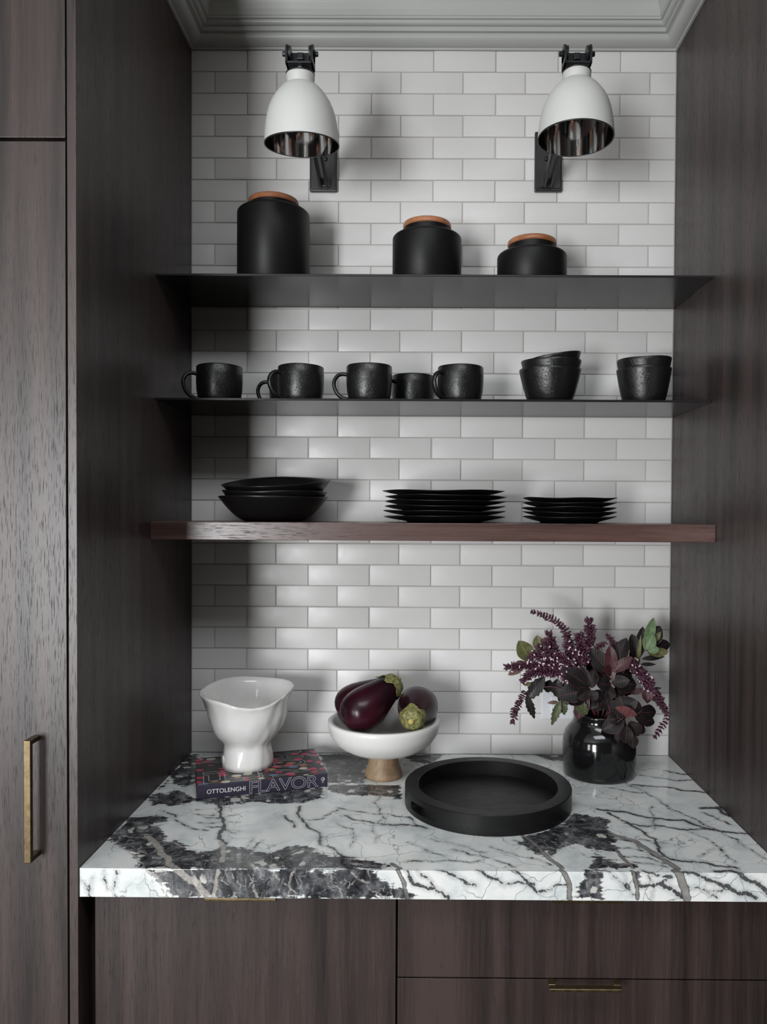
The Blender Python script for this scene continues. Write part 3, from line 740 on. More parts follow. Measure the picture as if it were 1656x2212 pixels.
yw = -0.15; kw = scale_at(yw); zw = lambda py: aty(590, py, yw).z
g3 = 'wide black serving bowls in a stack'
RW = 116*kw
HW = zw(1074)-Z3T
one_bowl('serving_bowl', 591, yw, Z3T+0.0003, RW, HW, 57*kw, 0.2, 'wide black bowl at the bottom of the stack on the walnut shelf', g3, mat='plate', wave=0.0006, deep=0.62, th=0.005)
one_bowl('serving_bowl', 594, yw, Z3T+0.0125, RW*0.965, HW, 55*kw, 2.0, 'wide black bowl in the middle of the stack on the walnut shelf', g3, mat='plate', wave=0.0014, deep=0.62, th=0.005, tilt=(-0.008, 0))
one_bowl('serving_bowl', 597, yw, Z3T+0.0370, RW*1.005, HW-0.001, 55*kw, 4.0, 'wide black bowl with an uneven rim tipped forward on top of the stack', g3, mat='plate', wave=0.0014, deep=0.62, th=0.005, tilt=(0.03, 0.125))

def plate_bm(R, H, seed, rf):
    pr = [(0, 0.0025), (rf*0.9, 0.0025), (rf*0.93, 0), (rf, 0), (rf+0.003, 0.003), (R*0.86, H-0.0055), (R*0.97, H-0.0018), (R, H-0.0002), (R-0.001, H+0.0008), (R*0.95, H+0.0002), (R*0.86, H-0.0025), (R*0.80, H-0.0045), (0, H-0.0050)]
    def fn(p, a):
        kk = (math.hypot(p.x, p.y)/R)**3
        w = 0.0011*(math.sin(2*a+seed) + 0.7*math.sin(5*a+seed*3))*kk
        s = 1 + 0.010*math.sin(3*a+seed*2)*kk
        return Vector((p.x*s, p.y*s, p.z+w))
    return lathe(pr, 72, fn=fn)
ordn = ['bottom', 'second from the bottom', 'third from the bottom', 'fourth from the bottom', 'fifth from the bottom']
def plates(px, hw, y, n, top_py, word, group):
    kk = scale_at(y); R = hw*kk; p = aty(px, 1100, y)
    ztop_ = aty(px, top_py, y).z; H = 0.0145
    step = (ztop_ - H - Z3T)/(n-1)
    for i in range(n):
        o = obj('plate', plate_bm(R*(1+random.uniform(-.012, .004)), H, i*1.3+px, R*0.60), M['plate'])
        o.location = (p.x + random.uniform(-.002, .002), y + random.uniform(-.0015, .0015), Z3T + 0.0003 + i*step)
        o.rotation_euler = (0, 0, random.uniform(0, 6))
        where = 'topmost' if i == n-1 else ordn[i]
        tag(o, 'black %s plate, %s in its stack on the walnut shelf' % (word, where), 'plate', group)
plates(960, 132, -0.150, 6, 1062, 'dinner', 'black dinner plates in a stack')
plates(1230, 101, -0.150, 5, 1077, 'side', 'black side plates in a stack')

# ------------------------------------------------------------------ wall lamps
LAMP_Y = -0.36
def lamp(px_plate, px_shade, py_top, py_bot, sgn, roll, pitch, label):
    ys = LAMP_Y
    w = aty(px_plate, 417, 0.0); wt_ = aty(px_plate, 289, 0.0)
    t = thing('wall_lamp', label, 'lamp', (w.x, 0, w.z), group='pair of white wall lamps')
    O = Vector(t.location)
    hwp = 29*scale_at(0); hh = wt_.z - w.z
    b = box(-hwp, hwp, -0.012, -0.0005, 0, hh, bev=0.0025)
    add_box(b, -hwp+0.004, hwp-0.004, -0.0145, -0.011, 0.006, hh-0.006, bev=0.001)
    bp = obj('backplate', b, M['black_metal'], t, smooth=False)
    b = lathe([(0, 0), (0.0055, 0), (0.0055, 0.003), (0.004, 0.0045), (0, 0.005)], 12); bmesh.ops.rotate(b, verts=b.verts[:], cent=(0,0,0), matrix=Matrix.Rotation(PI/2, 3, 'X'))
    obj('screw', shift(b, Vector((-sgn*0.006*-1, -0.0145, 0.078))), M['iron'], bp)
    pivot = aty(px_shade, 117, ys) - O; q_ = scale_at(ys)/scale_at(-0.23)
    foot = Vector((0.002*sgn, -0.015, 0.016))
    # diagonal arm: two flat bars side by side
    ad = (pivot - foot); n = ad.normalized(); side = Vector((1, 0, 0)); thick = n.cross(side).normalized()
    for s in (-1, 1):
        b = bmesh.new(); cs = []
        for q in (foot, pivot - Vector((0, -0.006, 0.010))):
            for u, v in ((-1,-1), (1,-1), (1,1), (-1,1)):
                cs.append(b.verts.new(q + side*(s*0.008 + u*0.0026) + thick*(v*0.011)))
        for f in ((0,1,2,3), (7,6,5,4), (0,4,5,1), (1,5,6,2), (2,6,7,3), (3,7,4,0)): b.faces.new([cs[i] for i in f])
        obj('arm_bar', b, M['black_metal'], t, smooth=False)
    b = box(-0.016, 0.016, -0.020, -0.0145, 0.008, 0.030, bev=0.002); obj('arm_foot', shift(b, Vector((0.004*sgn, 0, 0))), M['black_metal'], t, smooth=False)
    # knuckle on the arm: inner fork, then the outer yoke that carries the shade
    kz = pivot.z; yw_ = 27.0*scale_at(ys)
    zbot = aty(px_shade, 135, ys-0.017).z - O.z
    def ears(b, off, rad, th):
        for s_ in (-1, 1):
            st = len(b.verts)
            add_lathe(b, [(0, -th), (rad, -th), (rad, th), (0, th)], 28)
            b.verts.ensure_lookup_table()
            for v in b.verts[st:]:
                q = v.co.copy(); v.co = Vector((q.z + s_*off, q.x, q.y)) + pivot
        return b
    b = ears(bmesh.new(), yw_-0.0052, 0.0155, 0.0020)
    add_box(b, pivot.x-yw_+0.004, pivot.x+yw_-0.004, pivot.y+0.009, pivot.y+0.013, zbot+0.008, kz+0.008)
    add_box(b, pivot.x-0.007, pivot.x+0.007, pivot.y-0.004, pivot.y+0.013, kz-0.012, kz+0.002, bev=0.002)
    obj('knuckle', b, M['iron'], t, smooth=False)
    b = ears(bmesh.new(), yw_, 0.0172, 0.0022)
    for s_ in (-1, 1): add_box(b, pivot.x+s_*yw_-0.0022, pivot.x+s_*yw_+0.0022, pivot.y-0.0172, pivot.y+0.0172, zbot, kz)
    add_box(b, pivot.x-yw_-0.0022, pivot.x+yw_+0.0022, pivot.y-0.0172, pivot.y+0.0172, zbot, zbot+0.0045, bev=0.0012)
    obj('yoke', b, M['iron'], t, smooth=False)
    for s_ in (-1, 1):
        b = lathe([(0, 0), (0.0075, 0), (0.0075, 0.0022), (0.0052, 0.0028), (0.0052, 0.0075), (0.004, 0.0085), (0, 0.0088)], 8)
        for v in b.verts: q = v.co.copy(); v.co = Vector((s_*(yw_ + 0.0022 + q.z), q.x, q.y)) + pivot
        obj('bolt', b, M['iron'], t, smooth=False)
    # shade, turned about the rod's foot
    kk = scale_at(ys); zt_ = aty(px_shade, 152, ys).z - O.z
    base = Vector((pivot.x, pivot.y, zbot))
    Rm = Matrix.Rotation(roll, 4, 'Y') @ Matrix.Rotation(pitch, 4, 'X')
    def place(b):
        for v in b.verts: v.co = base + (Rm @ v.co.to_4d()).to_3d()
        return b
    zc_ = aty(px_shade, py_top, ys).z - O.z; L = zc_ - (aty(px_shade, py_bot, ys).z - O.z)                                        # shade height
    z0 = zc_ - zbot                                                # top of the collar under the yoke
    tz = lambda f: z0 - f*L
    outp = [(29.5, 0.0), (30.5, 0.02), (30.2, 0.07), (29.2, 0.115), (29.2, 0.14), (33, 0.150), (41, 0.195), (48, 0.245), (54, 0.300), (62, 0.385), (68.5, 0.48), (73, 0.58), (76.5, 0.70), (79, 0.83), (80.2, 0.93), (80.5, 1.0)]
    pr = [(0.001, z0-0.001)] + [(r*kk, tz(f)) for r, f in outp]
    prin = [(r*kk-0.0016, tz(f)) for r, f in outp[::-1] if f > 0.18]
    sh = obj('shade', place(lathe(pr + [(80.5*kk-0.0016, tz(1.0))], 72)), M['shade_white'], t, label='white enamelled metal shade')
    sharp(sh, 40)
    obj('reflector', place(lathe([(80.5*kk-0.0016, tz(1.0)+0.0002)] + prin[1:] + [(0.001, tz(0.16))], 72)), M['chrome'], sh, label='polished silver inside of the shade')
    obj('rim', place(lathe([(80.9*kk, tz(1.0)+0.0012), (80.9*kk, tz(1.0)-0.0008), (79.3*kk, tz(1.0)-0.0008), (79.3*kk, tz(1.0)+0.0012)], 72, close=True)), M['black_metal'], sh, label='thin dark rim')
    obj('collar_ring', place(lathe([(29.0*kk, z0+0.0016), (30.8*kk, z0+0.0016), (30.8*kk, z0-0.0004), (29.0*kk, z0-0.0004)], 48, close=True)), M['black_metal'], sh)
    bl = [(0.0, tz(0.52)), (0.008, tz(0.515)), (0.014, tz(0.49)), (0.018, tz(0.45)), (0.019, tz(0.40)), (0.016, tz(0.34)), (0.0125, tz(0.28)), (0.012, tz(0.17))]
    obj('bulb', place(lathe(bl, 32)), M['bulb'], t)
    obj('rod', place(tube([(0, 0, 0.004), (0, 0, z0-0.004)], 0.0055, 16)), M['zinc'], t, label='grey galvanised rod')
    return t
lamp(699, 648.5, 160, 305, 1, math.radians(-0.3), math.radians(7.5), 'white bell-shaped wall lamp above the tall canister')
lamp(1182, 1245.5, 159, 300, -1, math.radians(0.4), math.radians(-0.5), 'white bell-shaped wall lamp above the short canister')

# ------------------------------------------------------------------ switch plate
p0 = aty(1168.3, 1552, 0); p1 = aty(1270, 1491, 0)
sw = thing('switch_plate', 'white double light switch on the tiles behind the flowers', 'switch', (p0.x, -0.0012, p0.z))
ww, hh = p1.x-p0.x, p1.z-p0.z
obj('plate', box(0, ww, -0.006, 0, 0, hh, bev=0.0022, seg=3), M['plastic'], sw, smooth=False)
for i in range(2):
    a = ww*(0.20 + 0.32*i); obj('rocker', box(a, a+ww*0.27, -0.0085, -0.005, hh*0.2, hh*0.8, bev=0.001), M['plastic'], sw, smooth=False)

# ------------------------------------------------------------------ book
def text_mesh(body, outline=None, bold=0.0):
    cu = bpy.data.curves.new('t', 'FONT'); cu.body = body; cu.resolution_u = 6
    if outline: cu.fill_mode = 'NONE'; cu.bevel_depth = outline; cu.bevel_resolution = 0
    else: cu.offset = bold
    o = bpy.data.objects.new('t', cu); C.objects.link(o)
    dg = bpy.context.evaluated_depsgraph_get(); me = bpy.data.meshes.new_from_object(o.evaluated_get(dg))
    bpy.data.objects.remove(o); bpy.data.curves.remove(cu); return me
def fit_text(me, u0, u1, v0, v1, fn):
    n = len(me.vertices); a = np.empty(n*3); me.vertices.foreach_get('co', a); a = a.reshape(-1, 3)
    mn, mx = a[:,:2].min(0), a[:,:2].max(0)
    uv = (a[:,:2]-mn)/(mx-mn)
    out = np.array([fn(u0+(u1-u0)*p[0], v0+(v1-v0)*p[1]) for p in uv])
    me.vertices.foreach_set('co', out.ravel()); me.update(); return me
bl = atz(424, 1727, ZC); br = atz(707, 1698.7, ZC)
BL = (br-bl).length; BT = 0.0298; BW = 0.187
ang = math.atan2(br.y-bl.y, br.x-bl.x)
bk = thing('book', 'hardback cookbook with a navy spine and colourful cover lying on the worktop', 'book', (bl.x, bl.y, ZC), ang)
def bb(x0, x1, y0, y1, z0, z1, bev=0.0): return box(x0, x1, y0, y1, z0, z1, bev)
cv = obj('front_cover', bb(0, BL, 0, BW, BT-0.0026, BT, 0.0006), M['cover'], bk, smooth=False, label='black cover printed with pink and cream shapes')
obj('back_cover', bb(0, BL, 0.0022, BW, 0, 0.0026, 0.0006), M['spine'], bk, smooth=False)
sp = obj('spine', bb(0, BL, -0.0012, 0.0020, 0.0002, BT-0.0002, 0.0008), M['spine'], bk, smooth=False, label='navy spine')
obj('pages', bb(0.004, BL-0.004, 0.0022, BW-0.004, 0.0026, BT-0.0026), M['paper'], bk, smooth=False)
spn = lambda u, v: (u, -0.0014, v)
obj('spine_author_lettering', fit_text(text_mesh('OTTOLENGHI', bold=-0.002), 0.076*BL, 0.362*BL, 0.0098, 0.0190, spn), M['print_white'], sp, smooth=False)
def outline_text(body, u0, u1, v0, v1, fn, wpx, name, parent):
    """letter outlines drawn as thin flat printed strokes"""
    cu = bpy.data.curves.new('t', 'FONT'); cu.body = body; cu.resolution_u = 5; cu.fill_mode = 'NONE'; cu.space_character = 0.92
    o = bpy.data.objects.new('t', cu); C.objects.link(o)
    dg = bpy.context.evaluated_depsgraph_get(); me = bpy.data.meshes.new_from_object(o.evaluated_get(dg))
    bpy.data.objects.remove(o); bpy.data.curves.remove(cu)
    co = np.array([v.co[:2] for v in me.vertices]); mn, mx = co.min(0), co.max(0)
    S = (co-mn)/(mx-mn); S = np.stack([u0+(u1-u0)*S[:,0], v0+(v1-v0)*S[:,1]], 1)
    verts, fs = [], []
    for e in me.edges:
        a, b = S[e.vertices[0]], S[e.vertices[1]]; d = b-a; L = np.hypot(*d)
        if L < 1e-7: continue
        d /= L; nn = np.array([-d[1], d[0]])*wpx/2; a2, b2 = a-d*wpx*0.5, b+d*wpx*0.5
        k0 = len(verts)
        for q in (a2-nn, b2-nn, b2+nn, a2+nn): verts.append(fn(*q))
        fs.append((k0, k0+1, k0+2, k0+3))
    m2 = bpy.data.meshes.new(name); m2.from_pydata(verts, [], fs); m2.update(); bpy.data.meshes.remove(me)
    return obj(name, m2, M['print_white'], parent, smooth=False)
outline_text('FLAVOR', 0.395*BL, 0.925*BL, 0.0022, BT-0.0012, spn, 0.00048, 'spine_title_lettering', sp)
# small publisher mark near the end of the spine
b = bmesh.new()
for k_ in range(24):
    a0, a1 = 2*PI*k_/24, 2*PI*(k_+1)/24
    q = [b.verts.new(spn(0.963*BL + r_*math.cos(a_), 0.0180 + r_*math.sin(a_))) for r_, a_ in ((0.0036, a0), (0.0036, a1), (0.0042, a1), (0.0042, a0))]; b.faces.new(q)
for (u0_, v0_, u1_, v1_) in ((-0.0003, -0.0072, 0.0003, 0.0018), (-0.002, 0.0012, 0.0022, 0.0018), (0.0016, -0.0015, 0.0022, 0.0016), (-0.0002, -0.0018, 0.0022, -0.0012), (-0.0026, -0.0078, 0.0012, -0.0072)):
    b.faces.new([b.verts.new(spn(0.963*BL+u, 0.0180+v)) for u, v in ((u0_, v0_), (u1_, v0_), (u1_, v1_), (u0_, v1_))])
obj('publisher_mark', b, M['print_white'], sp, smooth=False)
cov = lambda u, v: (u, v, BT+0.00025)
# the cover reads away from the spine, its top towards the tall cabinet
for (row, c0) in (('FLA', 0.055), ('VOR', 0.575)):
    for i, ch in enumerate(row):
        v0 = 0.006 + i*0.061
        outline_text(ch, v0, v0+0.052, -(c0+0.30)*BL, -c0*BL, lambda a, b_: cov(-b_, a), 0.0008, 'cover_title_letter', cv)
obj('cover_author_lettering', fit_text(text_mesh('OTTOLENGHI', bold=-0.002), 0.012, 0.175, -0.505*BL, -0.470*BL, lambda a, b_: cov(-b_, a)), M['print_white'], cv, smooth=False)

# ------------------------------------------------------------------ white footed vessel on the book
vy0 = atz(534, 1669, ZC+BT).y
yv = vy0 + 0.0535; kv = scale_at(yv); zb_ = ZC+BT
prof_px = [(54, 1659), (54.5, 1648), (53, 1636), (50.5, 1618), (50, 1612), (52, 1605), (60, 1596), (67, 1588), (76, 1571), (82, 1554), (86, 1538), (90, 1518), (95, 1504), (99, 1495)]
pp = px_profile(yv, zb_, prof_px)
z0 = pp[0][1]
pp = [(r, (z-z0)*1.0) for r, z in pp]
Hv = pp[-1][1]
inner = [(r-0.0055, max(z, 0.060)) for r, z in pp[::-1] if z > 0.072]
pf = [(0, 0.004), (pp[0][0]-0.006, 0.004), (pp[0][0]-0.005, 0)] + pp + [(pp[-1][0]-0.0015, Hv+0.0015), (pp[-1][0]-0.004, Hv+0.001)] + inner[1:] + [(0.030, 0.066), (0, 0.062)]
def vfn(p, a):
    k_ = max(0, (p.z-0.07)/(Hv-0.07)); 
    z = p.z + k_**2*(0.010*math.sin(a+0.15)*0.6 - 0.0075*max(0, math.cos(a+PI/2-0.28))**4*2.0 + 0.003*math.sin(3*a+1.0))
    r = math.hypot(p.x, p.y)
    n = mnoise.noise(Vector((math.cos(a)*2.2, math.sin(a)*2.2, p.z*26))) * 0.0042 + mnoise.noise(Vector((math.cos(a)*5, math.sin(a)*5, p.z*60+3)))*0.0022
    s = 1 + (n*(0.4 if p.z < 0.07 else 1) + k_**3*0.003*math.sin(2*a+0.6))/max(r, 0.02)
    return Vector((p.x*s, p.y*s, z))
c = aty(534.5, 1660, yv)
wv_ = thing('footed_vessel', 'white glazed hand-formed footed vessel with an uneven rim standing on the book', 'vase', (c.x, yv, zb_))
obj('body', lathe(pf, 120, fn=vfn), M['white_ceramic'], wv_)
b = lathe([(0, 0.0022), (0.004, 0.0020), (0.0062, 0.0012), (0.0088, 0.0022), (0.0098, 0.0006), (0.0098, -0.003)], 24)
bmesh.ops.rotate(b, verts=b.verts[:], cent=(0,0,0), matrix=Matrix.Rotation(PI/2, 3, 'X'))
a_ = math.radians(-62); bmesh.ops.rotate(b, verts=b.verts[:], cent=(0,0,0), matrix=Matrix.Rotation(a_, 3, 'Z'))
obj('maker_seal', shift(b, Vector((math.sin(a_)*0.0560, -math.cos(a_)*0.0560, 0.020))), M['white_ceramic'], wv_, label='small round impressed seal')

# ------------------------------------------------------------------ footed fruit bowl with aubergines
fy = atz(827, 1690, ZC).y; yf = fy + 0.0425; kf = scale_at(yf)
c = aty(828.5, 1680, yf)
fb = thing('footed_bowl', 'white stone bowl on a turned wooden foot holding aubergines', 'bowl', (c.x, yf, ZC))
def zf(py): return aty(829, py, yf).z - ZC
foot = [(0, 0), (38*kf, 0), (41*kf, 0.003), (41.3*kf, zf(1668)), (39*kf, zf(1662)), (34.5*kf, zf(1650)), (32*kf, zf(1638)), (31.5*kf, zf(1622)), (0, zf(1622))]
foot = [(r, max(0, z)) for r, z in foot]
obj('foot', lathe(foot, 56), M['mango'], fb, label='turned pale brown wooden foot')
op = [(30, 1627), (44, 1625.5), (78, 1615.5), (105, 1598), (117, 1580), (121, 1562), (121, 1554)]
o_ = [(hw*kf, zf(py)) for hw, py in op]
zR = o_[-1][1]; zF = o_[0][1]
inn = [((121-2)*kf, zR+0.0015), ((121-9)*kf, zR+0.0015), ((121-11.5)*kf, zR-0.002), ((121-16)*kf, zR-0.014), (94*kf, zF+0.022), (50*kf, zF+0.020), (0, zF+0.020)]
obj('dish', lathe([(0, zF)] + o_ + inn, 96), M['white_stone'], fb, label='white stone dish')
# aubergines
EG = [(0, 0.0), (0.012, 0.27), (0.04, 0.50), (0.08, 0.68), (0.14, 0.85), (0.22, 0.96), (0.31, 1.0), (0.42, 0.97), (0.54, 0.87), (0.66, 0.745), (0.78, 0.63), (0.88, 0.53), (0.95, 0.43), (0.99, 0.27), (1.0, 0.0)]
def aubergine(fat, stem, R, label, bend=0.0):
    fat, stem = Vector(fat), Vector(stem); ax = stem-fat; L = ax.length
    q = ax.to_track_quat('Z', 'Y').to_matrix()
    t = thing('aubergine', label, 'vegetable', fat, group='aubergines in the footed bowl')
    seed = fat.x*91
    def W(p):
        u = p.z/L; off = Vector((0, math.sin(u*PI)*bend, 0))
        return q @ (Vector((p.x, p.y, p.z)) + off)
    def fn(p, a):
        n = 1 + 0.035*mnoise.noise(Vector((math.cos(a)+seed, math.sin(a), p.z*14)))
        return Vector((p.x*n, p.y*n, p.z))
    b = lathe([(R*r, L*u) for u, r in EG], 56, fn=fn)
    for v in b.verts: v.co = W(v.co)
    obj('body', b, M['aubergine'], t)
    # calyx: star cap hugging the neck
    b = bmesh.new(); seg = 48; rings = []
    jag = [random.uniform(0.0, 0.03) for _ in range(seg)]
    for f in (0.0, 0.04, 0.10, 0.2, 0.35, 0.5, 0.65, 0.8, 0.92, 1.0):
        ring = []
        for i in range(seg):
            a = 2*PI*i/seg; star = (0.5+0.5*math.cos(5*a + seed))**1.6
            u = 1.006 - f*(0.115 + 0.075*star + jag[i]*f)
            rr = np.interp(min(u, 1.0), [e[0] for e in EG], [e[1] for e in EG])*R + 0.0030 + (0.0016*random.random() if f > 0.9 else 0)
            if f == 0.0: rr = 0.005
            n = fn(Vector((rr*math.cos(a), rr*math.sin(a), L*u + (0.004 if u > 0.95 else 0.001))), a)
            ring.append(b.verts.new(W(n)))
        rings.append(ring)
    for A, B in zip(rings[:-1], rings[1:]):
        for i in range(seg): b.faces.new((A[i], A[(i+1)%seg], B[(i+1)%seg], B[i]))
    cal = obj('calyx', b, M['calyx'], t, label='green papery calyx')
    b = lathe([(0, L*1.055), (0.0055, L*1.052), (0.0062, L*1.03), (0.0085, L*1.0)], 14)
    for v in b.verts: v.co = W(v.co)
    obj('stalk', b, M['stalk'], cal)
    return t
aubergine(aty(746, 1567, -0.230), aty(858, 1470, -0.172), 0.0510, 'glossy aubergine lying across the front of the bowl, calyx pointing up')
aubergine(aty(726, 1535, -0.130), aty(842, 1476, -0.085), 0.0425, 'aubergine at the back of the bowl, mostly hidden by the others')
aubergine(aty(908, 1513, -0.108), aty(888, 1558, -0.258), 0.0470, 'aubergine turned with its green calyx facing out of the bowl')

# ------------------------------------------------------------------ round tray
TR, THh = 0.1755, 0.0405
ty0 = atz(1053, 1807.5, ZC).y; tyc = ty0 + TR - 0.001
tcx = (atz(867, 1700, ZC+THh).x + atz(1240, 1700, ZC+THh).x)/2 + 0.001
tray = thing('tray', 'round black wooden tray with a cut-out handle lying on the worktop', 'tray', (tcx, tyc, ZC))
rin = TR*0.838
segN = 120; zA, zB = 0.0115, 0.0295                      # slot height range
slot_c = math.radians(217); slot_h = 0.25               # slot centre angle and half angle
slots = [slot_c]
b = bmesh.new()
angs = [2*PI*i/segN for i in range(segN)]
def slot_edge(a):
    """return lower/upper z of the opening at angle a or None"""
    for s in slots:
        d = abs((a-s+PI) % (2*PI) - PI)
        if d < slot_h:
            e = (slot_h-d)*TR; rr = (zB-zA)/2
            k_ = math.sqrt(max(0, 1-(1-min(1, e/rr))**2)); m_ = (zA+zB)/2
            return m_ - rr*k_, m_ + rr*k_
    return None
extra_a = []
for s in slots:
    for d in (slot_h-1e-4, slot_h*0.985, slot_h*0.96, slot_h*0.93): extra_a += [s-d, s+d]
angs = sorted([a % (2*PI) for a in angs + extra_a]); NA = len(angs)
V = lambda r, a, z: b.verts.new((r*math.cos(a), r*math.sin(a), z))
bevr = 0.0012
cols = []
for a in angs:
    se = slot_edge(a); lo_, hi_ = se if se else ((zA+zB)/2, (zA+zB)/2)
    cols.append(dict(o0=V(TR-bevr, a, 0), o1=V(TR, a, bevr), ol=V(TR, a, lo_), oh=V(TR, a, hi_), o2=V(TR, a, THh-bevr), o3=V(TR-bevr, a, THh),
        i3=V(rin+bevr, a, THh), i2=V(rin, a, THh-bevr), ih=V(rin, a, hi_), il=V(rin, a, lo_), i1=V(rin, a, 0.009), open=se is not None))
fl = b.verts.new((0, 0, 0.009)); bt = b.verts.new((0, 0, 0))
for A, B in zip(cols, cols[1:]+cols[:1]):
    def f(*k): 
        try: b.faces.new([ (A if i in '0' else B)[n] for i, n in k])
        except ValueError: pass
    q = lambda x, y: b.faces.new((A[x], B[x], B[y], A[y]))
    for x, y in (('o0','o1'), ('o1','ol'), ('oh','o2'), ('o2','o3'), ('o3','i3'), ('i3','i2'), ('i2','ih'), ('il','i1')): q(x, y)
    if A['open'] and B['open']:
        q('ol', 'il'); q('ih', 'oh')
    else: q('ol', 'oh'); q('ih', 'il')
    b.faces.new((A['i1'], B['i1'], fl)); b.faces.new((B['o0'], A['o0'], bt))
bmesh.ops.remove_doubles(b, verts=b.verts[:], dist=1e-6)
to = obj('body', b, M['tray'], tray, smooth=True); sharp(to, 30)

# ------------------------------------------------------------------ black jar with flowers
jy = atz(1293, 1695, ZC).y; yj = jy + 0.0785; kj = scale_at(yj)
cj = aty(1293.4, 1650, yj)
zj = lambda py: aty(1293, py, yj).z - ZC
jz0 = zj(1683)
jp = [(70, 0.0), (74, 0.002), (76.5, 0.008), (77.5, 0.020)]
jprof = [(0, 0)] + [(hw*kj, z) for hw, z in jp] + [(hw*kj, zj(py)) for hw, py in ((78.5, 1640), (78.5, 1605), (77, 1590), (73, 1578), (66, 1568), (59, 1560), (56, 1553), (55.5, 1546), (57, 1541))]
ztj = jprof[-1][1]
jprof += [(56*kj, ztj+0.003), (53*kj, ztj+0.003), (51.5*kj, ztj-0.004), (51*kj, zj(1556)), (62*kj, zj(1575)), (72*kj, zj(1600)), (72*kj, 0.02), (0, 0.012)]
jar = obj('flower_jar', lathe(jprof, 80), M['black_glaze']); jar.location = (cj.x, yj, ZC)
tag(jar, 'squat black glossy jar with a short neck holding the flowers', 'vase')
mouth = Vector((cj.x, yj, ZC+ztj))

FS = 380/1656
def cp(x, y, d): return aty(1080 + x*FS, 1310 + y*FS, d)
def leaf_mesh(base, tip, wpx, shape, curl, fold, serr, facing, seed):
    """leaf blade from base to tip; attributes edge (0 centre, 1 margin) and rib"""
    ax = tip-base; L = ax.length; t = ax.normalized()
    view = (Vector(CAM)-base).normalized()
    n = (view + facing); n = (n - t*n.dot(t)).normalized(); s = t.cross(n)
    W = wpx*FS*scale_at(base.y)*0.58
    N, K = 12, 8; verts = []; edge = []; rib = []; r = random.Random(seed)
    for i in range(N+1):
        u = i/N
        if shape == 'round': w = (math.sin(PI*min(1, u**0.80*0.985+0.015))**0.62)*(0.55+0.45*min(1, u*1.9))
        elif shape == 'long': w = math.sin(PI*(u*0.97+0.02))**0.9*(1.08-0.35*u)
        else: w = math.sin(PI*(u*0.97+0.02))**0.75*(0.82+0.3*u)
        if i == N: w = 0.03
        if i == 0: w = 0.05
        bendz = -curl*L*(u*u) + curl*L*0.25*math.sin(PI*u)
        for k_ in range(K+1):
            f = k_/K*2-1
            ww = w*W*f
            if serr and abs(f) > 0.99: ww *= 1 + (0.16 if i % 2 else -0.10)
            z = bendz + fold*abs(f)**1.3*W*w + r.uniform(-1, 1)*0.02*W + math.sin(u*9+seed)*0.05*W*abs(f)
            verts.append(base + t*(L*u + (0.03*L if serr and abs(f) > .99 and i % 2 else 0)) + s*ww + n*z)
            edge.append(max(abs(f), 1-(1-u)*9 if u > 0.93 else 0)); rib.append(1-abs(f)*1.0 if abs(f) < 0.9 else 0)
    faces = []
    for i in range(N):
        for k_ in range(K):
            a = i*(K+1)+k_; faces.append((a, a+1, a+K+2, a+K+1))
    return verts, faces, edge, rib
def leaf(parent, x0, y0, d0, x1, y1, d1, w, mat, shape='round', curl=0.08, fold=0.18, serr=False, facing=(0,0,0)):
    base, tip = cp(x0, y0, d0), cp(x1, y1, d1)
    sd = int(x0*3+y1)
    vv, ff, ee, rr = leaf_mesh(base, tip, w, shape, curl, fold, serr, Vector(facing), sd)
    O = Vector(parent.location)
    me = bpy.data.meshes.new('leaf'); me.from_pydata([v-O for v in vv], [], ff); me.update()
    for nme, dat in (('edge', ee), ('rib', rr)):
        at = me.attributes.new(nme, 'FLOAT', 'POINT'); at.data.foreach_set('value', dat)
    return obj('leaf', me, M[mat], parent)
def sprig(name, label, cat, pts, rad, mat, group):
    """pts: crop coords + depth, starting in the jar mouth"""
    t = thing(name, label, cat, mouth, group=group)
    world_pts = [mouth + Vector((0, 0, -0.03))] + [cp(*p) for p in pts]
    sp_ = smooth_path([p - mouth for p in world_pts], 5)
    obj('stem', tube(sp_, [rad*(1-0.55*i/len(sp_)) for i in range(len(sp_))], 7), M[mat], t)
    return t
def petiole(t, a, b_, mat='stem_brown', r=0.0007):
    A, B = cp(*a)-mouth, cp(*b_)-mouth
    obj('leaf_stalk', tube(smooth_path([A, (A+B)/2 + Vector((0, -0.002, 0.002)), B], 3), r, 6), M[mat], t)

GB = 'smoke bush sprigs in the black jar'
A = sprig('smoke_bush_sprig', 'dark leafy sprig with red-edged leaves at the middle of the bouquet over the jar mouth', 'foliage', [(900, 880, -0.17), (850, 790, -0.205), (840, 760, -0.215)], 0.002, 'stem_brown', GB)
for a in ((840,760,-.213,590,580,-.215,165,'leaf_dark'), (835,790,-.213,535,840,-.215,170,'leaf_dark'), (845,780,-.216,725,865,-.232,115,'leaf_dark'), (850,755,-.210,700,540,-.190,120,'leaf_dark'),
          (860,770,-.210,880,590,-.195,110,'leaf_dark'), (850,790,-.212,905,885,-.225,90,'leaf_dark'), (830,800,-.208,630,910,-.20,150,'leaf_dark'), (820,820,-.20,720,1060,-.205,130,'leaf_red'),
          (870,800,-.20,960,880,-.20,120,'leaf_dark'), (800,760,-.19,640,690,-.18,150,'leaf_dark'), (900,820,-.19,800,960,-.20,150,'leaf_dark'), (880,700,-.18,780,640,-.17,140,'leaf_dark')):
    leaf(A, *a, facing=(random.uniform(-.3,.3), 0, random.uniform(-.1,.5)))
B = sprig('smoke_bush_sprig', 'dark upright sprig with a purple red leaf, rising from the centre of the jar', 'foliage', [(1000, 880, -0.15), (1045, 740, -0.175), (1050, 640, -0.18), (1050, 590, -0.18)], 0.002, 'stem_brown', GB)
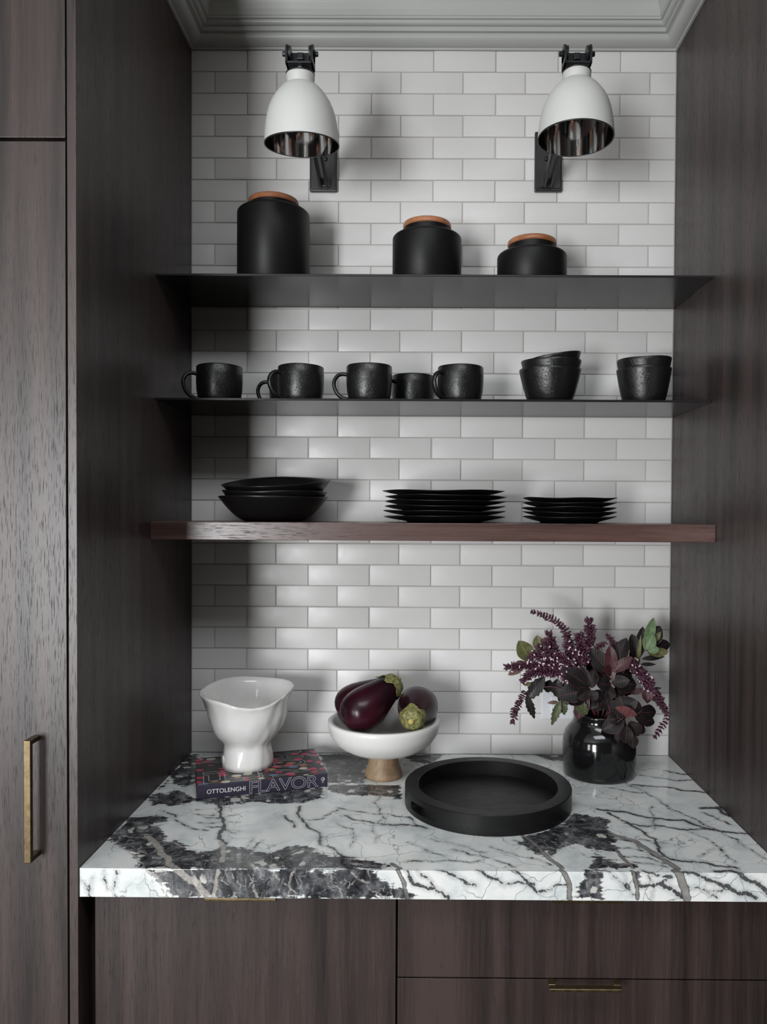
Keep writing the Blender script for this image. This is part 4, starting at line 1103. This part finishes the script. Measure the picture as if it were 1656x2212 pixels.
for a in ((1045,650,-.18,845,395,-.17,165,'leaf_dark'), (1050,610,-.18,1035,370,-.185,110,'leaf_red'), (1060,610,-.175,1185,290,-.16,150,'leaf_dark'), (1065,620,-.182,1238,475,-.195,95,'leaf_red'),
          (1055,720,-.18,1215,695,-.20,105,'leaf_dark'), (1050,720,-.172,1295,735,-.16,165,'leaf_dark'), (1040,690,-.175,850,605,-.175,120,'leaf_dark'), (1045,745,-.175,910,720,-.185,120,'leaf_dark'),
          (1060,760,-.175,985,870,-.19,120,'leaf_dark'), (1050,610,-.18,965,590,-.20,70,'leaf_red'), (1060,580,-.17,1100,330,-.165,100,'leaf_dark'), (1060,780,-.16,1200,850,-.165,140,'leaf_dark'),
          (1080,700,-.15,1250,600,-.14,130,'leaf_dark'), (1000,700,-.14,900,560,-.13,140,'leaf_dark'), (1000,800,-.15,1120,960,-.16,150,'leaf_dark'), (960,820,-.15,860,960,-.17,150,'leaf_dark'), (930,860,-.18,900,985,-.205,140,'leaf_dark'), (1000,860,-.185,1030,990,-.21,130,'leaf_dark'), (950,800,-.17,960,930,-.20,150,'leaf_dark'),
          (1080,860,-.16,1180,920,-.17,140,'leaf_dark'), (900,840,-.16,760,900,-.17,150,'leaf_dark'), (1120,700,-.13,1260,820,-.12,150,'leaf_dark'), (940,640,-.13,820,520,-.12,150,'leaf_dark')):
    leaf(B, *a, facing=(random.uniform(-.3,.3), 0, random.uniform(-.1,.4)))
for e in ((1100,560), (1120,640), (960,600)): petiole(B, (1050,690,-.18), (*e,-.183))
Cc = sprig('smoke_bush_sprig', 'dark sprig drooping over the rim of the jar with a pinkish top leaf', 'foliage', [(1060, 960, -0.17), (1150, 1000, -0.215), (1190, 1040, -0.228)], 0.002, 'stem_brown', GB)
for a in ((1200,1040,-.222,1120,845,-.205,250,'leaf_dark'), (1285,1025,-.232,1092,952,-.245,80,'leaf_pink'), (1280,1000,-.215,1480,995,-.19,140,'leaf_dark'), (1265,1040,-.213,1465,1090,-.20,120,'leaf_dark'),
          (1188,1120,-.240,1180,1295,-.238,118,'leaf_dark'), (1220,1080,-.225,1305,1225,-.225,130,'leaf_dark'), (1170,1070,-.222,955,1165,-.215,150,'leaf_dark'), (1230,1100,-.215,1370,1190,-.208,100,'leaf_dark'),
          (1245,1180,-.215,1250,1340,-.213,100,'leaf_dark'), (1115,1140,-.213,1095,1305,-.212,55,'leaf_dark'), (1150,1050,-.218,1005,1070,-.225,130,'leaf_dark'), (1220,1020,-.21,1290,880,-.195,150,'leaf_dark'),
          (1160,1110,-.222,1090,1190,-.222,120,'leaf_dark'), (1210,1130,-.215,1230,1230,-.215,110,'leaf_dark')):
    leaf(Cc, *a, facing=(random.uniform(-.2,.2), 0, random.uniform(-.2,.3)))
for e in ((1188,1125), (1230,1080), (1100,1090), (1290,1010)): petiole(Cc, (1190,1030,-.232), (*e,-.238))
D = sprig('smoke_bush_sprig', 'sprig with bright green and near-black leaves leaning towards the end panel', 'foliage', [(1080, 880, -0.14), (1200, 660, -0.13), (1290, 530, -0.125), (1340, 430, -0.125)], 0.002, 'stem_brown', GB)
for a in ((1295,500,-.125,1240,260,-.12,115,'leaf_dark'), (1310,480,-.12,1345,190,-.11,100,'leaf_dark'), (1390,390,-.115,1505,180,-.105,140,'leaf_dark'), (1410,400,-.115,1605,345,-.10,115,'leaf_dark'),
          (1360,410,-.128,1448,105,-.115,92,'leaf_green'), (1365,410,-.133,1440,260,-.14,118,'leaf_green'), (1390,415,-.136,1498,400,-.145,72,'leaf_green'), (1385,440,-.13,1585,425,-.13,85,'leaf_olive'),
          (1330,495,-.128,1555,470,-.12,50,'leaf_basil'), (1290,550,-.133,1322,275,-.14,40,'leaf_olive'), (1320,545,-.125,1472,545,-.12,34,'leaf_basil'), (1440,340,-.12,1512,235,-.122,55,'leaf_olive'),
          (1300,540,-.12,1230,400,-.11,90,'leaf_dark'), (1380,420,-.11,1480,280,-.10,110,'leaf_dark')):
    leaf(D, *a, shape='round' if a[6] > 60 else 'long', fold=0.22, facing=(random.uniform(-.2,.2), 0, 0.1))
E_ = sprig('olive_leaf_sprig', 'sprig with broad olive green leaves behind the pale flower spikes', 'foliage', [(800, 850, -0.11), (560, 640, -0.10), (350, 520, -0.10), (290, 500, -0.10)], 0.0018, 'stem_brown', GB)
for a in ((300,520,-.10,172,325,-.105,150,'leaf_olive'), (370,430,-.10,350,272,-.095,100,'leaf_olive'), (240,545,-.105,75,645,-.11,72,'leaf_brown'), (250,540,-.10,130,540,-.10,60,'leaf_brown')):
    leaf(E_, *a, fold=0.10, curl=0.04)

GF = 'flowering purple basil stems in the black jar'
def flower_spike(t, pts, d, r0, r1, white, step=13.0, seed=0):
    """whorls of small cupped calyces along a stem (crop coords); pale florets where white > 0"""
    r = random.Random(seed); P = smooth_path([cp(x, y, d + dd) for x, y, dd in pts], 10)
    O = Vector(t.location)
    obj('spike_stem', tube([p-O for p in P], 0.00085, 6), M['stem'], t)
    L = [0]
    for a, b_ in zip(P[:-1], P[1:]): L.append(L[-1] + (b_-a).length)
    tot = L[-1]; st = step*FS*scale_at(d); n = max(3, int(tot/st))
    bm1, bm2 = bmesh.new(), bmesh.new()
    def cup(bmx, c_, dirv, ln, rad):
        q = dirv.to_track_quat('Z', 'Y').to_matrix(); sg = 6; rings = []
        for (rr, zz) in ((0.25, 0), (0.9, 0.3), (1.0, 0.62), (0.75, 0.9)):
            rings.append([bmx.verts.new(c_ + q @ Vector((rad*rr*math.cos(2*PI*i/sg), rad*rr*math.sin(2*PI*i/sg), ln*zz))) for i in range(sg)])
        tp = bmx.verts.new(c_ + q @ Vector((rad*0.2, 0, ln*1.25)))
        for A_, B_ in zip(rings[:-1], rings[1:]):
            for i in range(sg): bmx.faces.new((A_[i], A_[(i+1)%sg], B_[(i+1)%sg], B_[i]))
        for i in range(sg): bmx.faces.new((rings[-1][i], rings[-1][(i+1)%sg], tp))
    for i in range(n+1):
        s = tot*i/n; j = min(len(P)-2, max(0, next((k_ for k_ in range(len(L)-1) if L[k_+1] >= s), len(P)-2)))
        f = (s-L[j])/max(1e-9, L[j+1]-L[j]); c_ = P[j].lerp(P[j+1], min(1, f)) - O; tdir = (P[j+1]-P[j]).normalized()
        u = i/n; R = (r0 + (r1-r0)*u)*FS*scale_at(d)
        a0 = r.uniform(0, 6)
        for m_ in range(6):
            a = a0 + m_*PI/3 + r.uniform(-.25, .25)
            ref = Vector((0,1,0)) if abs(tdir.y) < 0.9 else Vector((1,0,0))
            e1 = tdir.cross(ref).normalized(); e2 = tdir.cross(e1)
            dv = (e1*math.cos(a) + e2*math.sin(a) + tdir*(0.35 + 0.9*(u > 0.9)) + Vector((r.uniform(-.25,.25), r.uniform(-.25,.25), r.uniform(-.25,.25)))).normalized()
            cup(bm1, c_ + dv*R*0.12, dv, R*0.95*r.uniform(0.6, 1.15), R*0.24*r.uniform(0.7, 1.15))
            if r.random() < white*0.62*(1-0.5*u):
                c2 = c_ + dv*R*1.0
                for k_ in range(3):
                    dd_ = (dv + Vector((r.uniform(-.9,.9), r.uniform(-.9,.9), r.uniform(-.9,.9)))).normalized()
                    cup(bm2, c2, dd_, 0.0036*r.uniform(.7, 1.2), 0.0016*r.uniform(.8, 1.2))
    obj('flower_whorls', bm1, M['flower'], t, kind='stuff')
    if len(bm2.verts): obj('pale_florets', bm2, M['floret'], t, kind='stuff', label='tiny pale pink florets')
    else: bm2.free()
def basil(label, stem, spikes):
    t = sprig('basil_flower_stem', label, 'flower', stem, 0.0016, 'stem', GF)
    for i, s in enumerate(spikes): flower_spike(t, *s, seed=len(label)*7+i)
    return t
z = lambda pts: [(x, y, 0) for x, y in pts]
t1 = basil('long purple flower spike arching highest above the bouquet', [(820, 880, -.14), (680, 600, -.15), (645, 420, -.15)],
      [(z([(650,420),(640,320),(600,215),(530,145),(440,95),(310,55)]), -.15, 46, 36, 0.10, 27)])
t2 = basil('thick purple flower spikes standing upright over the centre of the bouquet', [(870, 880, -.15), (800, 600, -.16), (780, 440, -.16)],
      [(z([(790,450),(770,380),(740,285)]), -.16, 72, 46, 0.05), (z([(800,440),(845,330),(850,250),(835,150)]), -.155, 40, 55, 0.03), (z([(760,300),(790,240)]), -.155, 26, 20, 0.0)])
t3 = basil('dense mass of purple spikes with pale florets on the side of the fruit bowl', [(820, 880, -.16), (680, 680, -.18), (600, 580, -.185)],
      [(z([(700,610),(560,500),(440,420),(370,380)]), -.19, 62, 40, 0.42), (z([(640,640),(480,540),(330,450),(280,480)]), -.195, 60, 40, 0.40),
       (z([(580,620),(400,560),(230,560),(70,570)]), -.19, 50, 40, 0.12), (z([(560,540),(500,400),(460,270)]), -.175, 56, 48, 0.10),
       (z([(560,610),(380,610),(280,640),(225,690)]), -.20, 56, 46, 0.20), (z([(760,560),(700,470),(640,400),(640,330)]), -.18, 60, 44, 0.36),
       (z([(820,540),(760,470),(660,430)]), -.175, 60, 48, 0.36), (z([(640,700),(610,640),(520,590)]), -.205, 50, 40, 0.35), (z([(700,620),(640,540),(540,460)]), -.20, 55, 45, 0.38)])
for a in ((420,660,-.205,240,890,-.215,118,'leaf_basil'), (245,830,-.212,325,1065,-.21,72,'leaf_basil'), (300,720,-.19,218,742,-.18,34,'leaf_olive'), (470,690,-.18,440,815,-.17,110,'leaf_basil'),
          (540,680,-.19,520,850,-.19,110,'leaf_basil'), (600,700,-.18,560,900,-.185,120,'leaf_basil'), (480,540,-.16,400,470,-.16,90,'leaf_basil'), (660,600,-.16,560,520,-.155,120,'leaf_basil'), (460,360,-.165,380,310,-.16,80,'leaf_red')):
    leaf(t3, *a, shape='long', serr=True, fold=0.15, curl=0.1)
t4 = basil('short drooping flower spike hanging beside the light switch', [(820, 900, -.17), (520, 760, -.20), (300, 790, -.205), (230, 830, -.205)],
      [(z([(235,800),(215,830),(180,900),(140,980),(118,1075)]), -.205, 30, 42, 0.0, 20)])
t5 = basil('long flower spike with white florets drooping beside the end panel', [(1050, 900, -.15), (1150, 640, -.15), (1230, 520, -.15)],
      [(z([(1215,505),(1290,600),(1370,690),(1430,790)]), -.155, 56, 56, 0.42), (z([(1430,790),(1500,890),(1560,990)]), -.155, 50, 38, 0.05), (z([(1560,990),(1565,1060),(1530,1120),(1465,1215)]), -.155, 32, 40, 0.0, 30)])
for a in ((1390,770,-.16,1385,915,-.165,100,'leaf_red'), (1350,780,-.155,1215,820,-.15,55,'leaf_red'), (1440,770,-.15,1520,770,-.15,24,'leaf_basil')):
    leaf(t5, *a, shape='long', fold=0.15)
t6 = basil('tiny purple flower tips poking out between the dark upright leaves', [(930, 880, -.13), (1000, 560, -.15), (1050, 400, -.16)],
      [(z([(1075,390),(1050,320),(1015,280)]), -.16, 34, 30, 0.0), (z([(900,400),(940,370),(985,350)]), -.16, 34, 28, 0.0)])
t7 = sprig('basil_leaf_sprig', 'toothed green and purple basil leaves hanging in front of the switch', 'foliage', [(850, 920, -.17), (700, 870, -.20), (570, 890, -.205)], 0.0014, 'stem', GF)
for a in ((570,880,-.207,483,1122,-.21,72,'leaf_basilgreen'), (550,900,-.205,445,908,-.205,34,'leaf_brown'), (585,890,-.203,605,1025,-.205,75,'leaf_basilgreen'), (700,880,-.205,822,1018,-.215,105,'leaf_basilgreen'),
          (600,880,-.20,500,1030,-.20,70,'leaf_basilgreen'), (640,860,-.20,560,940,-.20,80,'leaf_basil')):
    leaf(t7, *a, shape='long', serr=True, fold=0.15, curl=0.1)
